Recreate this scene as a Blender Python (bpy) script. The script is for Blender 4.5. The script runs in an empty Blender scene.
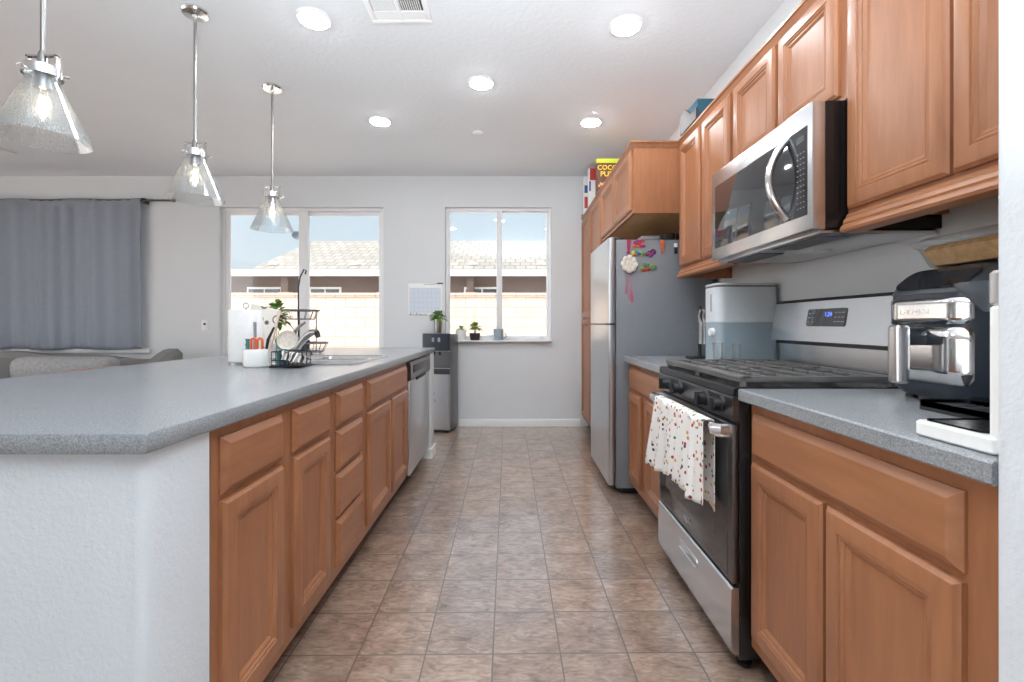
import bpy, bmesh, math, random
from mathutils import Vector, Matrix

R = math.radians
random.seed(7)
SC = bpy.context.scene
COL = SC.collection

# ------------------------------------------------------------------ camera
F = 465.0
CXP, CYP = 513.5, 324.0
CAMZ = 1.12
cam_d = bpy.data.cameras.new('camera')
cam = bpy.data.objects.new('camera', cam_d)
COL.objects.link(cam)
cam.location = (0, 0, CAMZ)
cam.rotation_euler = (R(90), 0, 0)
cam_d.sensor_width = 36.0
cam_d.lens = F / 1024 * 36.0
cam_d.shift_x = (512 - CXP) / 1024
cam_d.shift_y = (CYP - 341) / 1024
cam_d.clip_start = 0.02
SC.camera = cam

# ------------------------------------------------------------------ world, sun, exposure
SKY_HAZE = 2.2
W = bpy.data.worlds.new('sky')
SC.world = W
W.use_nodes = True
nt = W.node_tree
nt.nodes.clear()
wo = nt.nodes.new('ShaderNodeOutputWorld')
bg = nt.nodes.new('ShaderNodeBackground')
tc = nt.nodes.new('ShaderNodeTexCoord')
sx = nt.nodes.new('ShaderNodeSeparateXYZ')
SUN_EL, SUN_AZ = R(52), R(248)          # high sun behind the camera, slightly to its left
SUN_DIR = Vector((math.sin(SUN_AZ) * math.cos(SUN_EL), math.cos(SUN_AZ) * math.cos(SUN_EL), math.sin(SUN_EL)))
rp = nt.nodes.new('ShaderNodeValToRGB')
rp.color_ramp.elements[0].position = 0.0
rp.color_ramp.elements[0].color = (0.42, 0.46, 0.48, 1)
rp.color_ramp.elements[1].position = 0.75
rp.color_ramp.elements[1].color = (0.20, 0.31, 0.46, 1)
e = rp.color_ramp.elements.new(0.22)
e.color = (0.36, 0.43, 0.49, 1)
nt.links.new(tc.outputs['Generated'], sx.inputs[0])
nt.links.new(sx.outputs['Z'], rp.inputs[0])
# hazy brightening of the sky towards the sun
dt = nt.nodes.new('ShaderNodeVectorMath'); dt.operation = 'DOT_PRODUCT'
dt.inputs[1].default_value = SUN_DIR
nt.links.new(tc.outputs['Generated'], dt.inputs[0])
mr = nt.nodes.new('ShaderNodeMapRange')
mr.inputs['From Min'].default_value = 0.18; mr.inputs['From Max'].default_value = 1.0
mr.interpolation_type = 'SMOOTHSTEP'
nt.links.new(dt.outputs['Value'], mr.inputs['Value'])
hz = nt.nodes.new('ShaderNodeMix'); hz.data_type = 'RGBA'; hz.blend_type = 'ADD'; hz.clamp_result = False
hz.inputs[7].default_value = (SKY_HAZE, SKY_HAZE * 1.0, SKY_HAZE * 1.03, 1)
nt.links.new(mr.outputs[0], hz.inputs[0])
nt.links.new(rp.outputs[0], hz.inputs[6])
nt.links.new(hz.outputs[2], bg.inputs[0])
bg.inputs[1].default_value = 1.0
nt.links.new(bg.outputs[0], wo.inputs[0])

sun_d = bpy.data.lights.new('sun', 'SUN')
sun_d.energy = 4.0
sun_d.angle = R(0.6)
sun_d.color = (1.0, 0.97, 0.93)
sun = bpy.data.objects.new('sun', sun_d)
COL.objects.link(sun)
sun.rotation_euler = SUN_DIR.to_track_quat('Z', 'Y').to_euler()

# added fill light behind the camera, aimed at the ceiling to brighten the room
fl_d = bpy.data.lights.new('ceiling_fill', 'AREA')
fl_d.shape = 'DISK'; fl_d.size = 1.6
fl_d.energy = 62
fl_d.color = (0.88, 0.95, 1.0)
fl_d.spread = R(120)
fl = bpy.data.objects.new('ceiling_fill', fl_d)
COL.objects.link(fl)
fl.location = (0.1, -0.30, 1.5)
fl.rotation_euler = (R(180 - 26), 0, 0)

SC.view_settings.view_transform = 'Standard'
SC.view_settings.look = 'None'
SC.view_settings.exposure = 1.02
SC.view_settings.gamma = 1.0
SC.view_settings.use_curve_mapping = False
SC.cycles.max_bounces = 10
SC.cycles.diffuse_bounces = 6
SC.cycles.transparent_max_bounces = 24
SC.cycles.sample_clamp_indirect = 6.0

# ------------------------------------------------------------------ materials
def C(r, g, b):
    def f(c):
        c /= 255.0
        return c / 12.92 if c <= 0.04045 else ((c + 0.055) / 1.055) ** 2.4
    return (f(r), f(g), f(b), 1.0)

def new_mat(name):
    m = bpy.data.materials.new(name)
    m.use_nodes = True
    n = m.node_tree
    b = n.nodes['Principled BSDF']
    return m, n, b

def coords(n, scale=(1, 1, 1), rot=(0, 0, 0), loc=(0, 0, 0)):
    t = n.nodes.new('ShaderNodeTexCoord')
    mp = n.nodes.new('ShaderNodeMapping')
    mp.inputs['Scale'].default_value = scale
    mp.inputs['Rotation'].default_value = rot
    mp.inputs['Location'].default_value = loc
    n.links.new(t.outputs['Object'], mp.inputs[0])
    return mp.outputs[0]

def noise(n, vec, scale, detail=3, rough=0.5):
    t = n.nodes.new('ShaderNodeTexNoise')
    t.inputs['Scale'].default_value = scale
    t.inputs['Detail'].default_value = detail
    t.inputs['Roughness'].default_value = rough
    n.links.new(vec, t.inputs['Vector'])
    return t.outputs['Fac']

def ramp(n, fac, stops):
    r = n.nodes.new('ShaderNodeValToRGB')
    els = r.color_ramp.elements
    els[0].position, els[0].color = stops[0]
    els[1].position, els[1].color = stops[-1]
    for p, c in stops[1:-1]:
        q = els.new(p)
        q.color = c
    n.links.new(fac, r.inputs[0])
    return r.outputs[0]

def bump(n, b, h, strength, dist=0.01):
    k = n.nodes.new('ShaderNodeBump')
    k.inputs['Strength'].default_value = strength
    k.inputs['Distance'].default_value = dist
    n.links.new(h, k.inputs['Height'])
    n.links.new(k.outputs[0], b.inputs['Normal'])

def plain(name, col, rough=0.5, metal=0.0, coat=0.0, spec=0.5, var=0.04, vs=40):
    """a plain colour with faint procedural mottling"""
    m, n, b = new_mat(name)
    v = coords(n)
    f = noise(n, v, vs, 2)
    c0 = tuple(max(0, x * (1 - var)) for x in col[:3]) + (1,)
    c1 = tuple(min(1, x * (1 + var)) for x in col[:3]) + (1,)
    n.links.new(ramp(n, f, [(0.3, c0), (0.7, c1)]), b.inputs['Base Color'])
    b.inputs['Roughness'].default_value = rough
    b.inputs['Metallic'].default_value = metal
    b.inputs['Coat Weight'].default_value = coat
    b.inputs['Specular IOR Level'].default_value = spec
    return m

def steel(name, col, rough, stretch=(1, 1, 60), amount=0.05):
    m, n, b = new_mat(name)
    f = noise(n, coords(n, stretch), 8, 3)
    c0 = tuple(x * (1 - amount) for x in col[:3]) + (1,)
    c1 = tuple(min(1, x * (1 + amount)) for x in col[:3]) + (1,)
    n.links.new(ramp(n, f, [(0.3, c0), (0.7, c1)]), b.inputs['Base Color'])
    b.inputs['Metallic'].default_value = 1.0
    b.inputs['Roughness'].default_value = rough
    return m

def wood(name, dark, mid, light, stretch, rough=0.38):
    m, n, b = new_mat(name)
    v = coords(n, stretch)
    f = noise(n, v, 5, 6, 0.6)
    g = noise(n, coords(n), 2.2, 2)
    mx = n.nodes.new('ShaderNodeMath')
    mx.operation = 'MULTIPLY_ADD'
    mx.inputs[1].default_value = 0.45
    n.links.new(g, mx.inputs[0])
    ml = n.nodes.new('ShaderNodeMath')
    ml.operation = 'MULTIPLY'
    ml.inputs[1].default_value = 0.55
    n.links.new(f, ml.inputs[0])
    n.links.new(ml.outputs[0], mx.inputs[2])
    n.links.new(ramp(n, mx.outputs[0], [(0.30, dark), (0.5, mid), (0.68, light)]), b.inputs['Base Color'])
    b.inputs['Roughness'].default_value = rough
    b.inputs['Specular IOR Level'].default_value = 0.35
    b.inputs['Coat Weight'].default_value = 0.12
    b.inputs['Coat Roughness'].default_value = 0.25
    bump(n, b, f, 0.04, 0.002)
    return m

def wall_mat(name, col, scale, strength, rough=0.75):
    m, n, b = new_mat(name)
    v = coords(n)
    h = noise(n, v, scale, 3, 0.55)
    f = noise(n, v, 1.5, 2)
    c0 = tuple(x * 0.97 for x in col[:3]) + (1,)
    n.links.new(ramp(n, f, [(0.3, c0), (0.7, col)]), b.inputs['Base Color'])
    b.inputs['Roughness'].default_value = rough
    bump(n, b, h, strength, 0.006)
    return m

M = {}
M['wall'] = wall_mat('painted_wall', C(219, 222, 224), 95, 0.16)
M['wall_near'] = wall_mat('orange_peel_wall', C(216, 220, 223), 90, 0.28)
M['ceiling'] = wall_mat('ceiling_paint', C(228, 232, 236), 38, 0.35)
M['trim'] = plain('white_trim', C(226, 226, 224), 0.4, var=0.015)
M['vinyl'] = plain('white_vinyl', C(238, 239, 240), 0.3, var=0.01)
M['wood_v'] = wood('maple_vertical_grain', C(142, 93, 64), C(160, 107, 74), C(172, 118, 83), (7, 7, 0.9))
M['wood_h'] = wood('maple_level_grain', C(142, 93, 64), C(160, 107, 74), C(172, 118, 83), (7, 0.9, 7))
M['wood_raw'] = wood('pale_cabinet_underside', C(196, 150, 100), C(208, 163, 112), C(217, 174, 124), (6, 0.9, 6), 0.6)
M['table_wood'] = wood('table_wood', C(176, 112, 70), C(196, 132, 86), C(208, 148, 100), (1, 7, 7), 0.3)
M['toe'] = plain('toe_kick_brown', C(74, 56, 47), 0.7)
M['steel'] = steel('brushed_steel', (0.66, 0.66, 0.67, 1), 0.27)
M['steel_v'] = steel('brushed_steel_door', (0.62, 0.63, 0.65, 1), 0.30, (40, 40, 1))
M['steel_dark'] = steel('dark_steel', (0.19, 0.19, 0.195, 1), 0.32)
M['chrome'] = steel('chrome', (0.78, 0.78, 0.78, 1), 0.12, (1, 1, 1), 0.02)
M['nickel'] = steel('brushed_nickel', (0.36, 0.35, 0.34, 1), 0.30)
M['fridge_side'] = plain('grey_fridge_side', C(128, 130, 135), 0.42, var=0.015)
M['black'] = plain('black_enamel', C(22, 22, 24), 0.25)
M['black_soft'] = plain('black_plastic', C(34, 34, 37), 0.45)
M['iron'] = plain('cast_iron', C(104, 102, 100), 0.34, var=0.1)
M['dark_glass'] = plain('dark_glass', C(40, 41, 44), 0.06, spec=1.0, var=0.0)
M['oven_glass'] = plain('oven_glass', C(62, 60, 60), 0.08, spec=0.9, var=0.0)
M['charcoal'] = plain('charcoal_plastic', C(64, 66, 71), 0.35)
M['navy'] = plain('blue_black_plastic', C(44, 50, 60), 0.3)
M['white_gloss'] = plain('white_glaze', C(240, 239, 236), 0.2, var=0.01)
M['paper'] = plain('white_paper', C(243, 243, 241), 0.85, var=0.02)
M['sofa'] = plain('grey_upholstery', C(128, 126, 124), 0.9, var=0.12, vs=180)
M['cushion'] = plain('pale_grey_upholstery', C(158, 158, 159), 0.9, var=0.14, vs=40)
M['leaf'] = plain('leaf_green', C(92, 130, 50), 0.5, var=0.3, vs=30)
M['leaf_light'] = plain('pale_leaf_green', C(140, 165, 72), 0.5, var=0.25, vs=30)
M['orange'] = plain('orange_plastic', C(218, 106, 62), 0.4)
M['teal'] = plain('teal_plastic', C(60, 118, 124), 0.35)
M['grey_plastic'] = plain('grey_plastic', C(150, 151, 156), 0.4)
M['blue_tint'] = plain('slate_blue_plastic', C(158, 172, 180), 0.25, var=0.02)
M['white_tint'] = plain('pale_plastic', C(214, 219, 222), 0.3, var=0.02)
M['pink'] = plain('pink_cord', C(205, 92, 128), 0.6)
M['magenta'] = plain('magenta_plastic', C(165, 42, 92), 0.4)
M['red'] = plain('red_print', C(196, 48, 44), 0.45)
M['yellow'] = plain('yellow_print', C(240, 205, 40), 0.45)
M['lime'] = plain('lime_print', C(178, 190, 44), 0.45)
M['green'] = plain('green_print', C(72, 150, 70), 0.45)
M['purple'] = plain('purple_print', C(110, 66, 150), 0.45)
M['blue'] = plain('blue_print', C(60, 92, 165), 0.45)
M['cocoa'] = plain('brown_box_print', C(84, 44, 30), 0.45)
M['teal_box'] = plain('teal_box', C(26, 72, 90), 0.5)
M['cream'] = plain('cream_petals', C(224, 214, 200), 0.7, var=0.12, vs=90)
M['tan'] = plain('tan_wrap', C(206, 168, 116), 0.6, var=0.15, vs=60)
M['soil_pot'] = plain('dark_pot', C(58, 46, 42), 0.5)
M['terracotta'] = plain('terracotta', C(196, 120, 92), 0.7)
M['concrete'] = plain('patio_concrete', C(200, 192, 182), 0.85, var=0.06, vs=6)
M['stucco'] = plain('brown_stucco', C(112, 96, 88), 0.9, var=0.05, vs=20)
M['fascia'] = plain('white_fascia', C(240, 238, 232), 0.6, var=0.02)
M['dish'] = plain('grey_dish', C(96, 104, 112), 0.5)

def emis(name, col, s):
    m, n, b = new_mat(name)
    b.inputs['Base Color'].default_value = col
    b.inputs['Emission Color'].default_value = col
    b.inputs['Emission Strength'].default_value = s
    return m
M['lamp'] = emis('lit_diffuser', (0.95, 0.975, 1.0, 1), 70)
M['bulb'] = emis('lit_bulb', (1.0, 0.80, 0.52, 1), 30)
M['display'] = emis('blue_digits', (0.10, 0.18, 1.0, 1), 1.2)

def glass_like(name, tint, base_op, fres=0.08, rough=0.03, speckle=0.0, sp_scale=300, dcol=(0.85, 0.87, 0.88, 1)):
    """thin glass: mostly clear, a Fresnel reflection, and optional white seeds"""
    m = bpy.data.materials.new(name)
    m.use_nodes = True
    n = m.node_tree
    n.nodes.clear()
    o = n.nodes.new('ShaderNodeOutputMaterial')
    tr = n.nodes.new('ShaderNodeBsdfTransparent')
    tr.inputs[0].default_value = tint
    gl = n.nodes.new('ShaderNodeBsdfGlossy')
    gl.inputs['Roughness'].default_value = rough
    df = n.nodes.new('ShaderNodeBsdfDiffuse')
    df.inputs[0].default_value = dcol
    lw = n.nodes.new('ShaderNodeLayerWeight')
    lw.inputs[0].default_value = 0.35
    mth = n.nodes.new('ShaderNodeMath')
    mth.operation = 'MULTIPLY_ADD'
    mth.inputs[1].default_value = 0.45
    mth.inputs[2].default_value = fres
    n.links.new(lw.outputs['Fresnel'], mth.inputs[0])
    m1 = n.nodes.new('ShaderNodeMixShader')
    n.links.new(mth.outputs[0], m1.inputs[0])
    n.links.new(tr.outputs[0], m1.inputs[1])
    n.links.new(gl.outputs[0], m1.inputs[2])
    m2 = n.nodes.new('ShaderNodeMixShader')
    if speckle > 0:
        f = noise(n, coords(n), sp_scale, 1)
        c = ramp(n, f, [(0.55, (base_op,) * 3 + (1,)), (0.68, (speckle,) * 3 + (1,))])
        n.links.new(c, m2.inputs[0])
    else:
        m2.inputs[0].default_value = base_op
    n.links.new(m1.outputs[0], m2.inputs[1])
    n.links.new(df.outputs[0], m2.inputs[2])
    n.links.new(m2.outputs[0], o.inputs[0])
    return m
M['pane'] = glass_like('window_glass', (0.97, 0.98, 0.98, 1), 0.0, 0.03)
M['seeded'] = glass_like('seeded_glass', (0.93, 0.95, 0.96, 1), 0.012, 0.04, 0.14, 0.30, 330)
M['clear'] = glass_like('clear_glass', (0.96, 0.97, 0.97, 1), 0.02, 0.05)
M['smoke'] = glass_like('smoky_plastic', (0.50, 0.54, 0.58, 1), 0.35, 0.05, dcol=C(110, 118, 126))

# granite-look solid counter
m, n, b = new_mat('speckled_grey_counter')
v = coords(n)
f1 = noise(n, v, 700, 2, 0.7)
f2 = noise(n, v, 260, 2, 0.6)
mm = n.nodes.new('ShaderNodeMath'); mm.operation = 'ADD'
n.links.new(f1, mm.inputs[0]); n.links.new(f2, mm.inputs[1])
hh = n.nodes.new('ShaderNodeMath'); hh.operation = 'MULTIPLY'; hh.inputs[1].default_value = 0.5
n.links.new(mm.outputs[0], hh.inputs[0])
n.links.new(ramp(n, hh.outputs[0], [(0.36, C(116, 119, 122)), (0.5, C(142, 145, 148)), (0.64, C(168, 170, 172))]), b.inputs['Base Color'])
b.inputs['Roughness'].default_value = 0.22
M['counter'] = m

# vinyl tile floor
TILE = 0.2287
m, n, b = new_mat('slate_look_vinyl_tile')
v = coords(n, (1, 1, 1), (0, 0, -0.012), (0.0307 + TILE * 20 + 0.02, -2.036 + TILE * 20, 0))
bt = n.nodes.new('ShaderNodeTexBrick')
bt.offset = 0.0
bt.squash = 1.0
bt.inputs['Scale'].default_value = 1.0
bt.inputs['Brick Width'].default_value = TILE
bt.inputs['Row Height'].default_value = TILE
bt.inputs['Mortar Size'].default_value = 0.003
bt.inputs['Mortar Smooth'].default_value = 0.4
bt.inputs['Bias'].default_value = 0.0
bt.inputs['Color1'].default_value = (0.0, 0.0, 0.0, 1)
bt.inputs['Color2'].default_value = (1, 1, 1, 1)
bt.inputs['Mortar'].default_value = (0.5, 0.5, 0.5, 1)
n.links.new(v, bt.inputs['Vector'])
# a different crop of the stone figure on every tile
vm = n.nodes.new('ShaderNodeVectorMath'); vm.operation = 'MULTIPLY_ADD'
vm.inputs[1].default_value = (9, 5, 7)
n.links.new(bt.outputs['Color'], vm.inputs[0]); n.links.new(v, vm.inputs[2])
fa = noise(n, vm.outputs[0], 9, 6, 0.62)
mp2 = n.nodes.new('ShaderNodeMapping'); mp2.inputs['Scale'].default_value = (1, 2.6, 1); mp2.inputs['Rotation'].default_value = (0, 0, 0.5)
n.links.new(vm.outputs[0], mp2.inputs[0])
fb_ = n.nodes.new('ShaderNodeTexNoise'); fb_.inputs['Scale'].default_value = 16; fb_.inputs['Detail'].default_value = 5
fb_.inputs['Distortion'].default_value = 1.6
n.links.new(mp2.outputs[0], fb_.inputs['Vector'])
ad = n.nodes.new('ShaderNodeMath'); ad.operation = 'MULTIPLY_ADD'; ad.inputs[1].default_value = 0.5
n.links.new(fb_.outputs['Fac'], ad.inputs[0])
h2 = n.nodes.new('ShaderNodeMath'); h2.operation = 'MULTIPLY'; h2.inputs[1].default_value = 0.5
n.links.new(fa, h2.inputs[0]); n.links.new(h2.outputs[0], ad.inputs[2])
stone = ramp(n, ad.outputs[0], [(0.34, C(112, 91, 77)), (0.45, C(148, 123, 106)), (0.54, C(167, 142, 124)), (0.68, C(200, 174, 154))])
tv = n.nodes.new('ShaderNodeMix'); tv.data_type = 'RGBA'; tv.blend_type = 'MULTIPLY'; tv.inputs[0].default_value = 1.0
tint = ramp(n, bt.outputs['Color'], [(0.0, (0.80, 0.81, 0.84, 1)), (1.0, (1.0, 0.98, 0.96, 1))])
n.links.new(stone, tv.inputs[6]); n.links.new(tint, tv.inputs[7])
gm = n.nodes.new('ShaderNodeMix'); gm.data_type = 'RGBA'
n.links.new(bt.outputs['Fac'], gm.inputs[0]); n.links.new(tv.outputs[2], gm.inputs[6])
gm.inputs[7].default_value = C(98, 86, 78)
n.links.new(gm.outputs[2], b.inputs['Base Color'])
b.inputs['Roughness'].default_value = 0.35
b.inputs['Coat Weight'].default_value = 1.0
b.inputs['Coat IOR'].default_value = 2.1
b.inputs['Coat Roughness'].default_value = 0.17
sb = n.nodes.new('ShaderNodeMath'); sb.operation = 'SUBTRACT'
n.links.new(ad.outputs[0], sb.inputs[0]); n.links.new(bt.outputs['Fac'], sb.inputs[1])
bump(n, b, sb.outputs[0], 0.22, 0.003)
M['floor'] = m

# printed tea towel: little coloured marks on white
m, n, b = new_mat('printed_towel_cloth')
v = coords(n, (0.6, 1, 1))
vo = n.nodes.new('ShaderNodeTexVoronoi'); vo.inputs['Scale'].default_value = 48
n.links.new(v, vo.inputs['Vector'])
lt = n.nodes.new('ShaderNodeMath'); lt.operation = 'LESS_THAN'; lt.inputs[1].default_value = 0.32
n.links.new(vo.outputs['Distance'], lt.inputs[0])
sp = n.nodes.new('ShaderNodeSeparateColor'); n.links.new(vo.outputs['Color'], sp.inputs[0])
pal = n.nodes.new('ShaderNodeValToRGB'); pal.color_ramp.interpolation = 'CONSTANT'
cols = [C(60, 74, 84), C(196, 60, 50), C(212, 140, 56), C(70, 120, 84), C(150, 60, 96), C(196, 168, 60), C(86, 66, 56)]
pal.color_ramp.elements[0].color = cols[0]; pal.color_ramp.elements[1].position = 0.86; pal.color_ramp.elements[1].color = cols[6]
for i in range(1, 6):
    q = pal.color_ramp.elements.new(0.14 * i + 0.02); q.color = cols[i]
n.links.new(sp.outputs[0], pal.inputs[0])
gt = n.nodes.new('ShaderNodeMath'); gt.operation = 'GREATER_THAN'; gt.inputs[1].default_value = 0.22
n.links.new(sp.outputs[1], gt.inputs[0])
mu = n.nodes.new('ShaderNodeMath'); mu.operation = 'MULTIPLY'
n.links.new(lt.outputs[0], mu.inputs[0]); n.links.new(gt.outputs[0], mu.inputs[1])
mx = n.nodes.new('ShaderNodeMix'); mx.data_type = 'RGBA'
n.links.new(mu.outputs[0], mx.inputs[0]); mx.inputs[6].default_value = C(238, 235, 230); n.links.new(pal.outputs[0], mx.inputs[7])
n.links.new(mx.outputs[2], b.inputs['Base Color'])
b.inputs['Roughness'].default_value = 0.9
M['towel'] = m

# curtain weave
m, n, b = new_mat('grey_blue_curtain_cloth')
f = noise(n, coords(n, (3, 3, 60)), 6, 3)
n.links.new(ramp(n, f, [(0.3, C(160, 167, 178)), (0.7, C(178, 184, 194))]), b.inputs['Base Color'])
b.inputs['Roughness'].default_value = 0.85
tl = n.nodes.new('ShaderNodeBsdfTranslucent'); tl.inputs[0].default_value = C(170, 178, 190)
ms_ = n.nodes.new('ShaderNodeMixShader'); ms_.inputs[0].default_value = 0.35
n.links.new(b.outputs[0], ms_.inputs[1]); n.links.new(tl.outputs[0], ms_.inputs[2])
n.links.new(ms_.outputs[0], n.nodes['Material Output'].inputs[0])
M['curtain'] = m

# block wall and roof tile outdoors
def brick_mat(name, c1, c2, mort, bw, rh, ms, axes, off=0.5):
    m, n, b = new_mat(name)
    t = n.nodes.new('ShaderNodeTexCoord'); s = n.nodes.new('ShaderNodeSeparateXYZ'); c = n.nodes.new('ShaderNodeCombineXYZ')
    n.links.new(t.outputs['Object'], s.inputs[0])
    n.links.new(s.outputs[axes[0]], c.inputs[0]); n.links.new(s.outputs[axes[1]], c.inputs[1])
    k = n.nodes.new('ShaderNodeTexBrick'); k.offset = off
    k.inputs['Scale'].default_value = 1; k.inputs['Brick Width'].default_value = bw; k.inputs['Row Height'].default_value = rh
    k.inputs['Mortar Size'].default_value = ms
    k.inputs['Color1'].default_value = c1; k.inputs['Color2'].default_value = c2; k.inputs['Mortar'].default_value = mort
    n.links.new(c.outputs[0], k.inputs['Vector']); n.links.new(k.outputs['Color'], b.inputs['Base Color'])
    b.inputs['Roughness'].default_value = 0.9
    return m
M['block'] = brick_mat('tan_block_wall', C(198, 178, 160), C(208, 188, 171), C(166, 147, 130), 0.41, 0.20, 0.008, ('X', 'Z'))
M['roof'] = brick_mat('pale_roof_tile', C(118, 113, 105), C(134, 128, 119), C(92, 87, 80), 0.32, 0.30, 0.02, ('X', 'Y'))

# marbled cloth / patterned mug
m, n, b = new_mat('black_white_marbled')
wv = n.nodes.new('ShaderNodeTexWave'); wv.inputs['Scale'].default_value = 9; wv.inputs['Distortion'].default_value = 5
wv.inputs['Detail'].default_value = 2
n.links.new(coords(n), wv.inputs['Vector'])
n.links.new(ramp(n, wv.outputs['Fac'], [(0.25, C(40, 40, 44)), (0.38, C(205, 200, 195)), (0.7, C(235, 232, 228)), (0.9, C(150, 140, 132))]), b.inputs['Base Color'])
M['marbled'] = m
m, n, b = new_mat('blue_patterned_ceramic')
vo = n.nodes.new('ShaderNodeTexVoronoi'); vo.inputs['Scale'].default_value = 55
n.links.new(coords(n), vo.inputs['Vector'])
n.links.new(ramp(n, vo.outputs['Distance'], [(0.2, C(70, 110, 150)), (0.45, C(170, 200, 214)), (0.7, C(140, 130, 125))]), b.inputs['Base Color'])
b.inputs['Roughness'].default_value = 0.3
M['mug'] = m
# swirl-printed plaque
m, n, b = new_mat('swirl_print_board')
vo = n.nodes.new('ShaderNodeTexVoronoi'); vo.inputs['Scale'].default_value = 17
n.links.new(coords(n), vo.inputs['Vector'])
n.links.new(ramp(n, vo.outputs['Distance'], [(0.30, C(240, 235, 226)), (0.36, C(110, 96, 84)), (0.42, C(110, 96, 84)), (0.48, C(240, 235, 226))]), b.inputs['Base Color'])
M['swirl'] = m

# ------------------------------------------------------------------ mesh helper
class MB:
    def __init__(self):
        self.v = []; self.f = []; self.mi = []; self.cur = 0
    def add(self, vs, fs):
        o = len(self.v)
        self.v += [tuple(p) for p in vs]
        for q in fs:
            self.f.append([i + o for i in q]); self.mi.append(self.cur)
        return self
    def mark(self):
        return len(self.v)
    def xf(self, mat, start=0):
        for i in range(start, len(self.v)):
            self.v[i] = tuple(mat @ Vector(self.v[i]))
        return self
    def box(self, x0, x1, y0, y1, z0, z1, bev=0.0, seg=2):
        if x0 > x1: x0, x1 = x1, x0
        if y0 > y1: y0, y1 = y1, y0
        if z0 > z1: z0, z1 = z1, z0
        bm = bmesh.new()
        bmesh.ops.create_cube(bm, size=1.0)
        for w in bm.verts:
            w.co = Vector(((x0 + x1) / 2 + w.co.x * (x1 - x0), (y0 + y1) / 2 + w.co.y * (y1 - y0), (z0 + z1) / 2 + w.co.z * (z1 - z0)))
        if bev > 0:
            bev = min(bev, 0.49 * min(x1 - x0, y1 - y0, z1 - z0))
            bmesh.ops.bevel(bm, geom=list(bm.edges), offset=bev, segments=seg, affect='EDGES', profile=0.5)
        bm.verts.index_update()
        self.add([w.co[:] for w in bm.verts], [[w.index for w in q.verts] for q in bm.faces])
        bm.free()
        return self
    def rings(self, rs, cap0=True, cap1=True, closed=False):
        """loft closed rings of equal length"""
        n = len(rs[0]); vs = [p for r in rs for p in r]; fs = []
        m = len(rs)
        for i in range(m if closed else m - 1):
            a, b2 = i * n, ((i + 1) % m) * n
            for j in range(n):
                k = (j + 1) % n
                fs.append([a + j, a + k, b2 + k, b2 + j])
        if not closed:
            if cap0: fs.append(list(range(n))[::-1])
            if cap1: fs.append([(m - 1) * n + j for j in range(n)])
        return self.add(vs, fs)
    def lathe(self, cx, cy, prof, n=32, cap0=True, cap1=True):
        rs = [[(cx + r * math.cos(2 * math.pi * j / n), cy + r * math.sin(2 * math.pi * j / n), z) for j in range(n)] for r, z in prof]
        return self.rings(rs, cap0, cap1)
    def cyl(self, p0, p1, r0, r1=None, n=20):
        p0, p1 = Vector(p0), Vector(p1)
        r1 = r0 if r1 is None else r1
        d = (p1 - p0).normalized()
        u = d.orthogonal().normalized(); w = d.cross(u)
        rs = []
        for p, r in ((p0, r0), (p1, r1)):
            rs.append([tuple(p + u * r * math.cos(2 * math.pi * j / n) + w * r * math.sin(2 * math.pi * j / n)) for j in range(n)])
        return self.rings(rs)
    def tube(self, pts, r, n=8, closed=False, flat=1.0):
        pts = [Vector(p) for p in pts]
        m = len(pts); rs = []; u = None
        for i, p in enumerate(pts):
            a = pts[(i - 1) % m] if (closed or i > 0) else p
            c = pts[(i + 1) % m] if (closed or i < m - 1) else p
            d = (c - a).normalized()
            if u is None: u = d.orthogonal().normalized()
            u = (u - d * u.dot(d))
            u = u.normalized() if u.length > 1e-6 else d.orthogonal().normalized()
            w = d.cross(u)
            rr = r[i] if isinstance(r, (list, tuple)) else r
            rs.append([tuple(p + u * rr * math.cos(2 * math.pi * j / n) + w * rr * flat * math.sin(2 * math.pi * j / n)) for j in range(n)])
        return self.rings(rs, closed=closed)
    def prism(self, poly, axis, a0, a1):
        """poly in the two other axes (cyclic order x,y / y,z / x,z), extruded along axis"""
        def pt(p, a):
            return {'x': (a, p[0], p[1]), 'y': (p[0], a, p[1]), 'z': (p[0], p[1], a)}[axis]
        return self.rings([[pt(p, a0) for p in poly], [pt(p, a1) for p in poly]])
    def panel(self, xb, sgn, y0, y1, z0, z1, prof):
        """moulded panel facing +-X; prof = (inset, height off xb) from the rim to the middle"""
        rs = []
        for ins, h in prof:
            x = xb + sgn * h
            rs.append([(x, y0 + ins, z0 + ins), (x, y1 - ins, z0 + ins), (x, y1 - ins, z1 - ins), (x, y0 + ins, z1 - ins)])
        return self.rings(rs)
    def ball(self, c, r, sx=1, sy=1, sz=1, n=16, m=10):
        rs = []
        for i in range(1, m):
            t = math.pi * i / m
            rs.append([(c[0] + r * sx * math.sin(t) * math.cos(2 * math.pi * j / n), c[1] + r * sy * math.sin(t) * math.sin(2 * math.pi * j / n), c[2] - r * sz * math.cos(t)) for j in range(n)])
        return self.rings(rs)
    def grid(self, fn, nu, nv):
        vs = [fn(i / nu, j / nv) for j in range(nv + 1) for i in range(nu + 1)]
        fs = []
        for j in range(nv):
            for i in range(nu):
                a = j * (nu + 1) + i
                fs.append([a, a + 1, a + nu + 2, a + nu + 1])
        return self.add(vs, fs)
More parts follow.
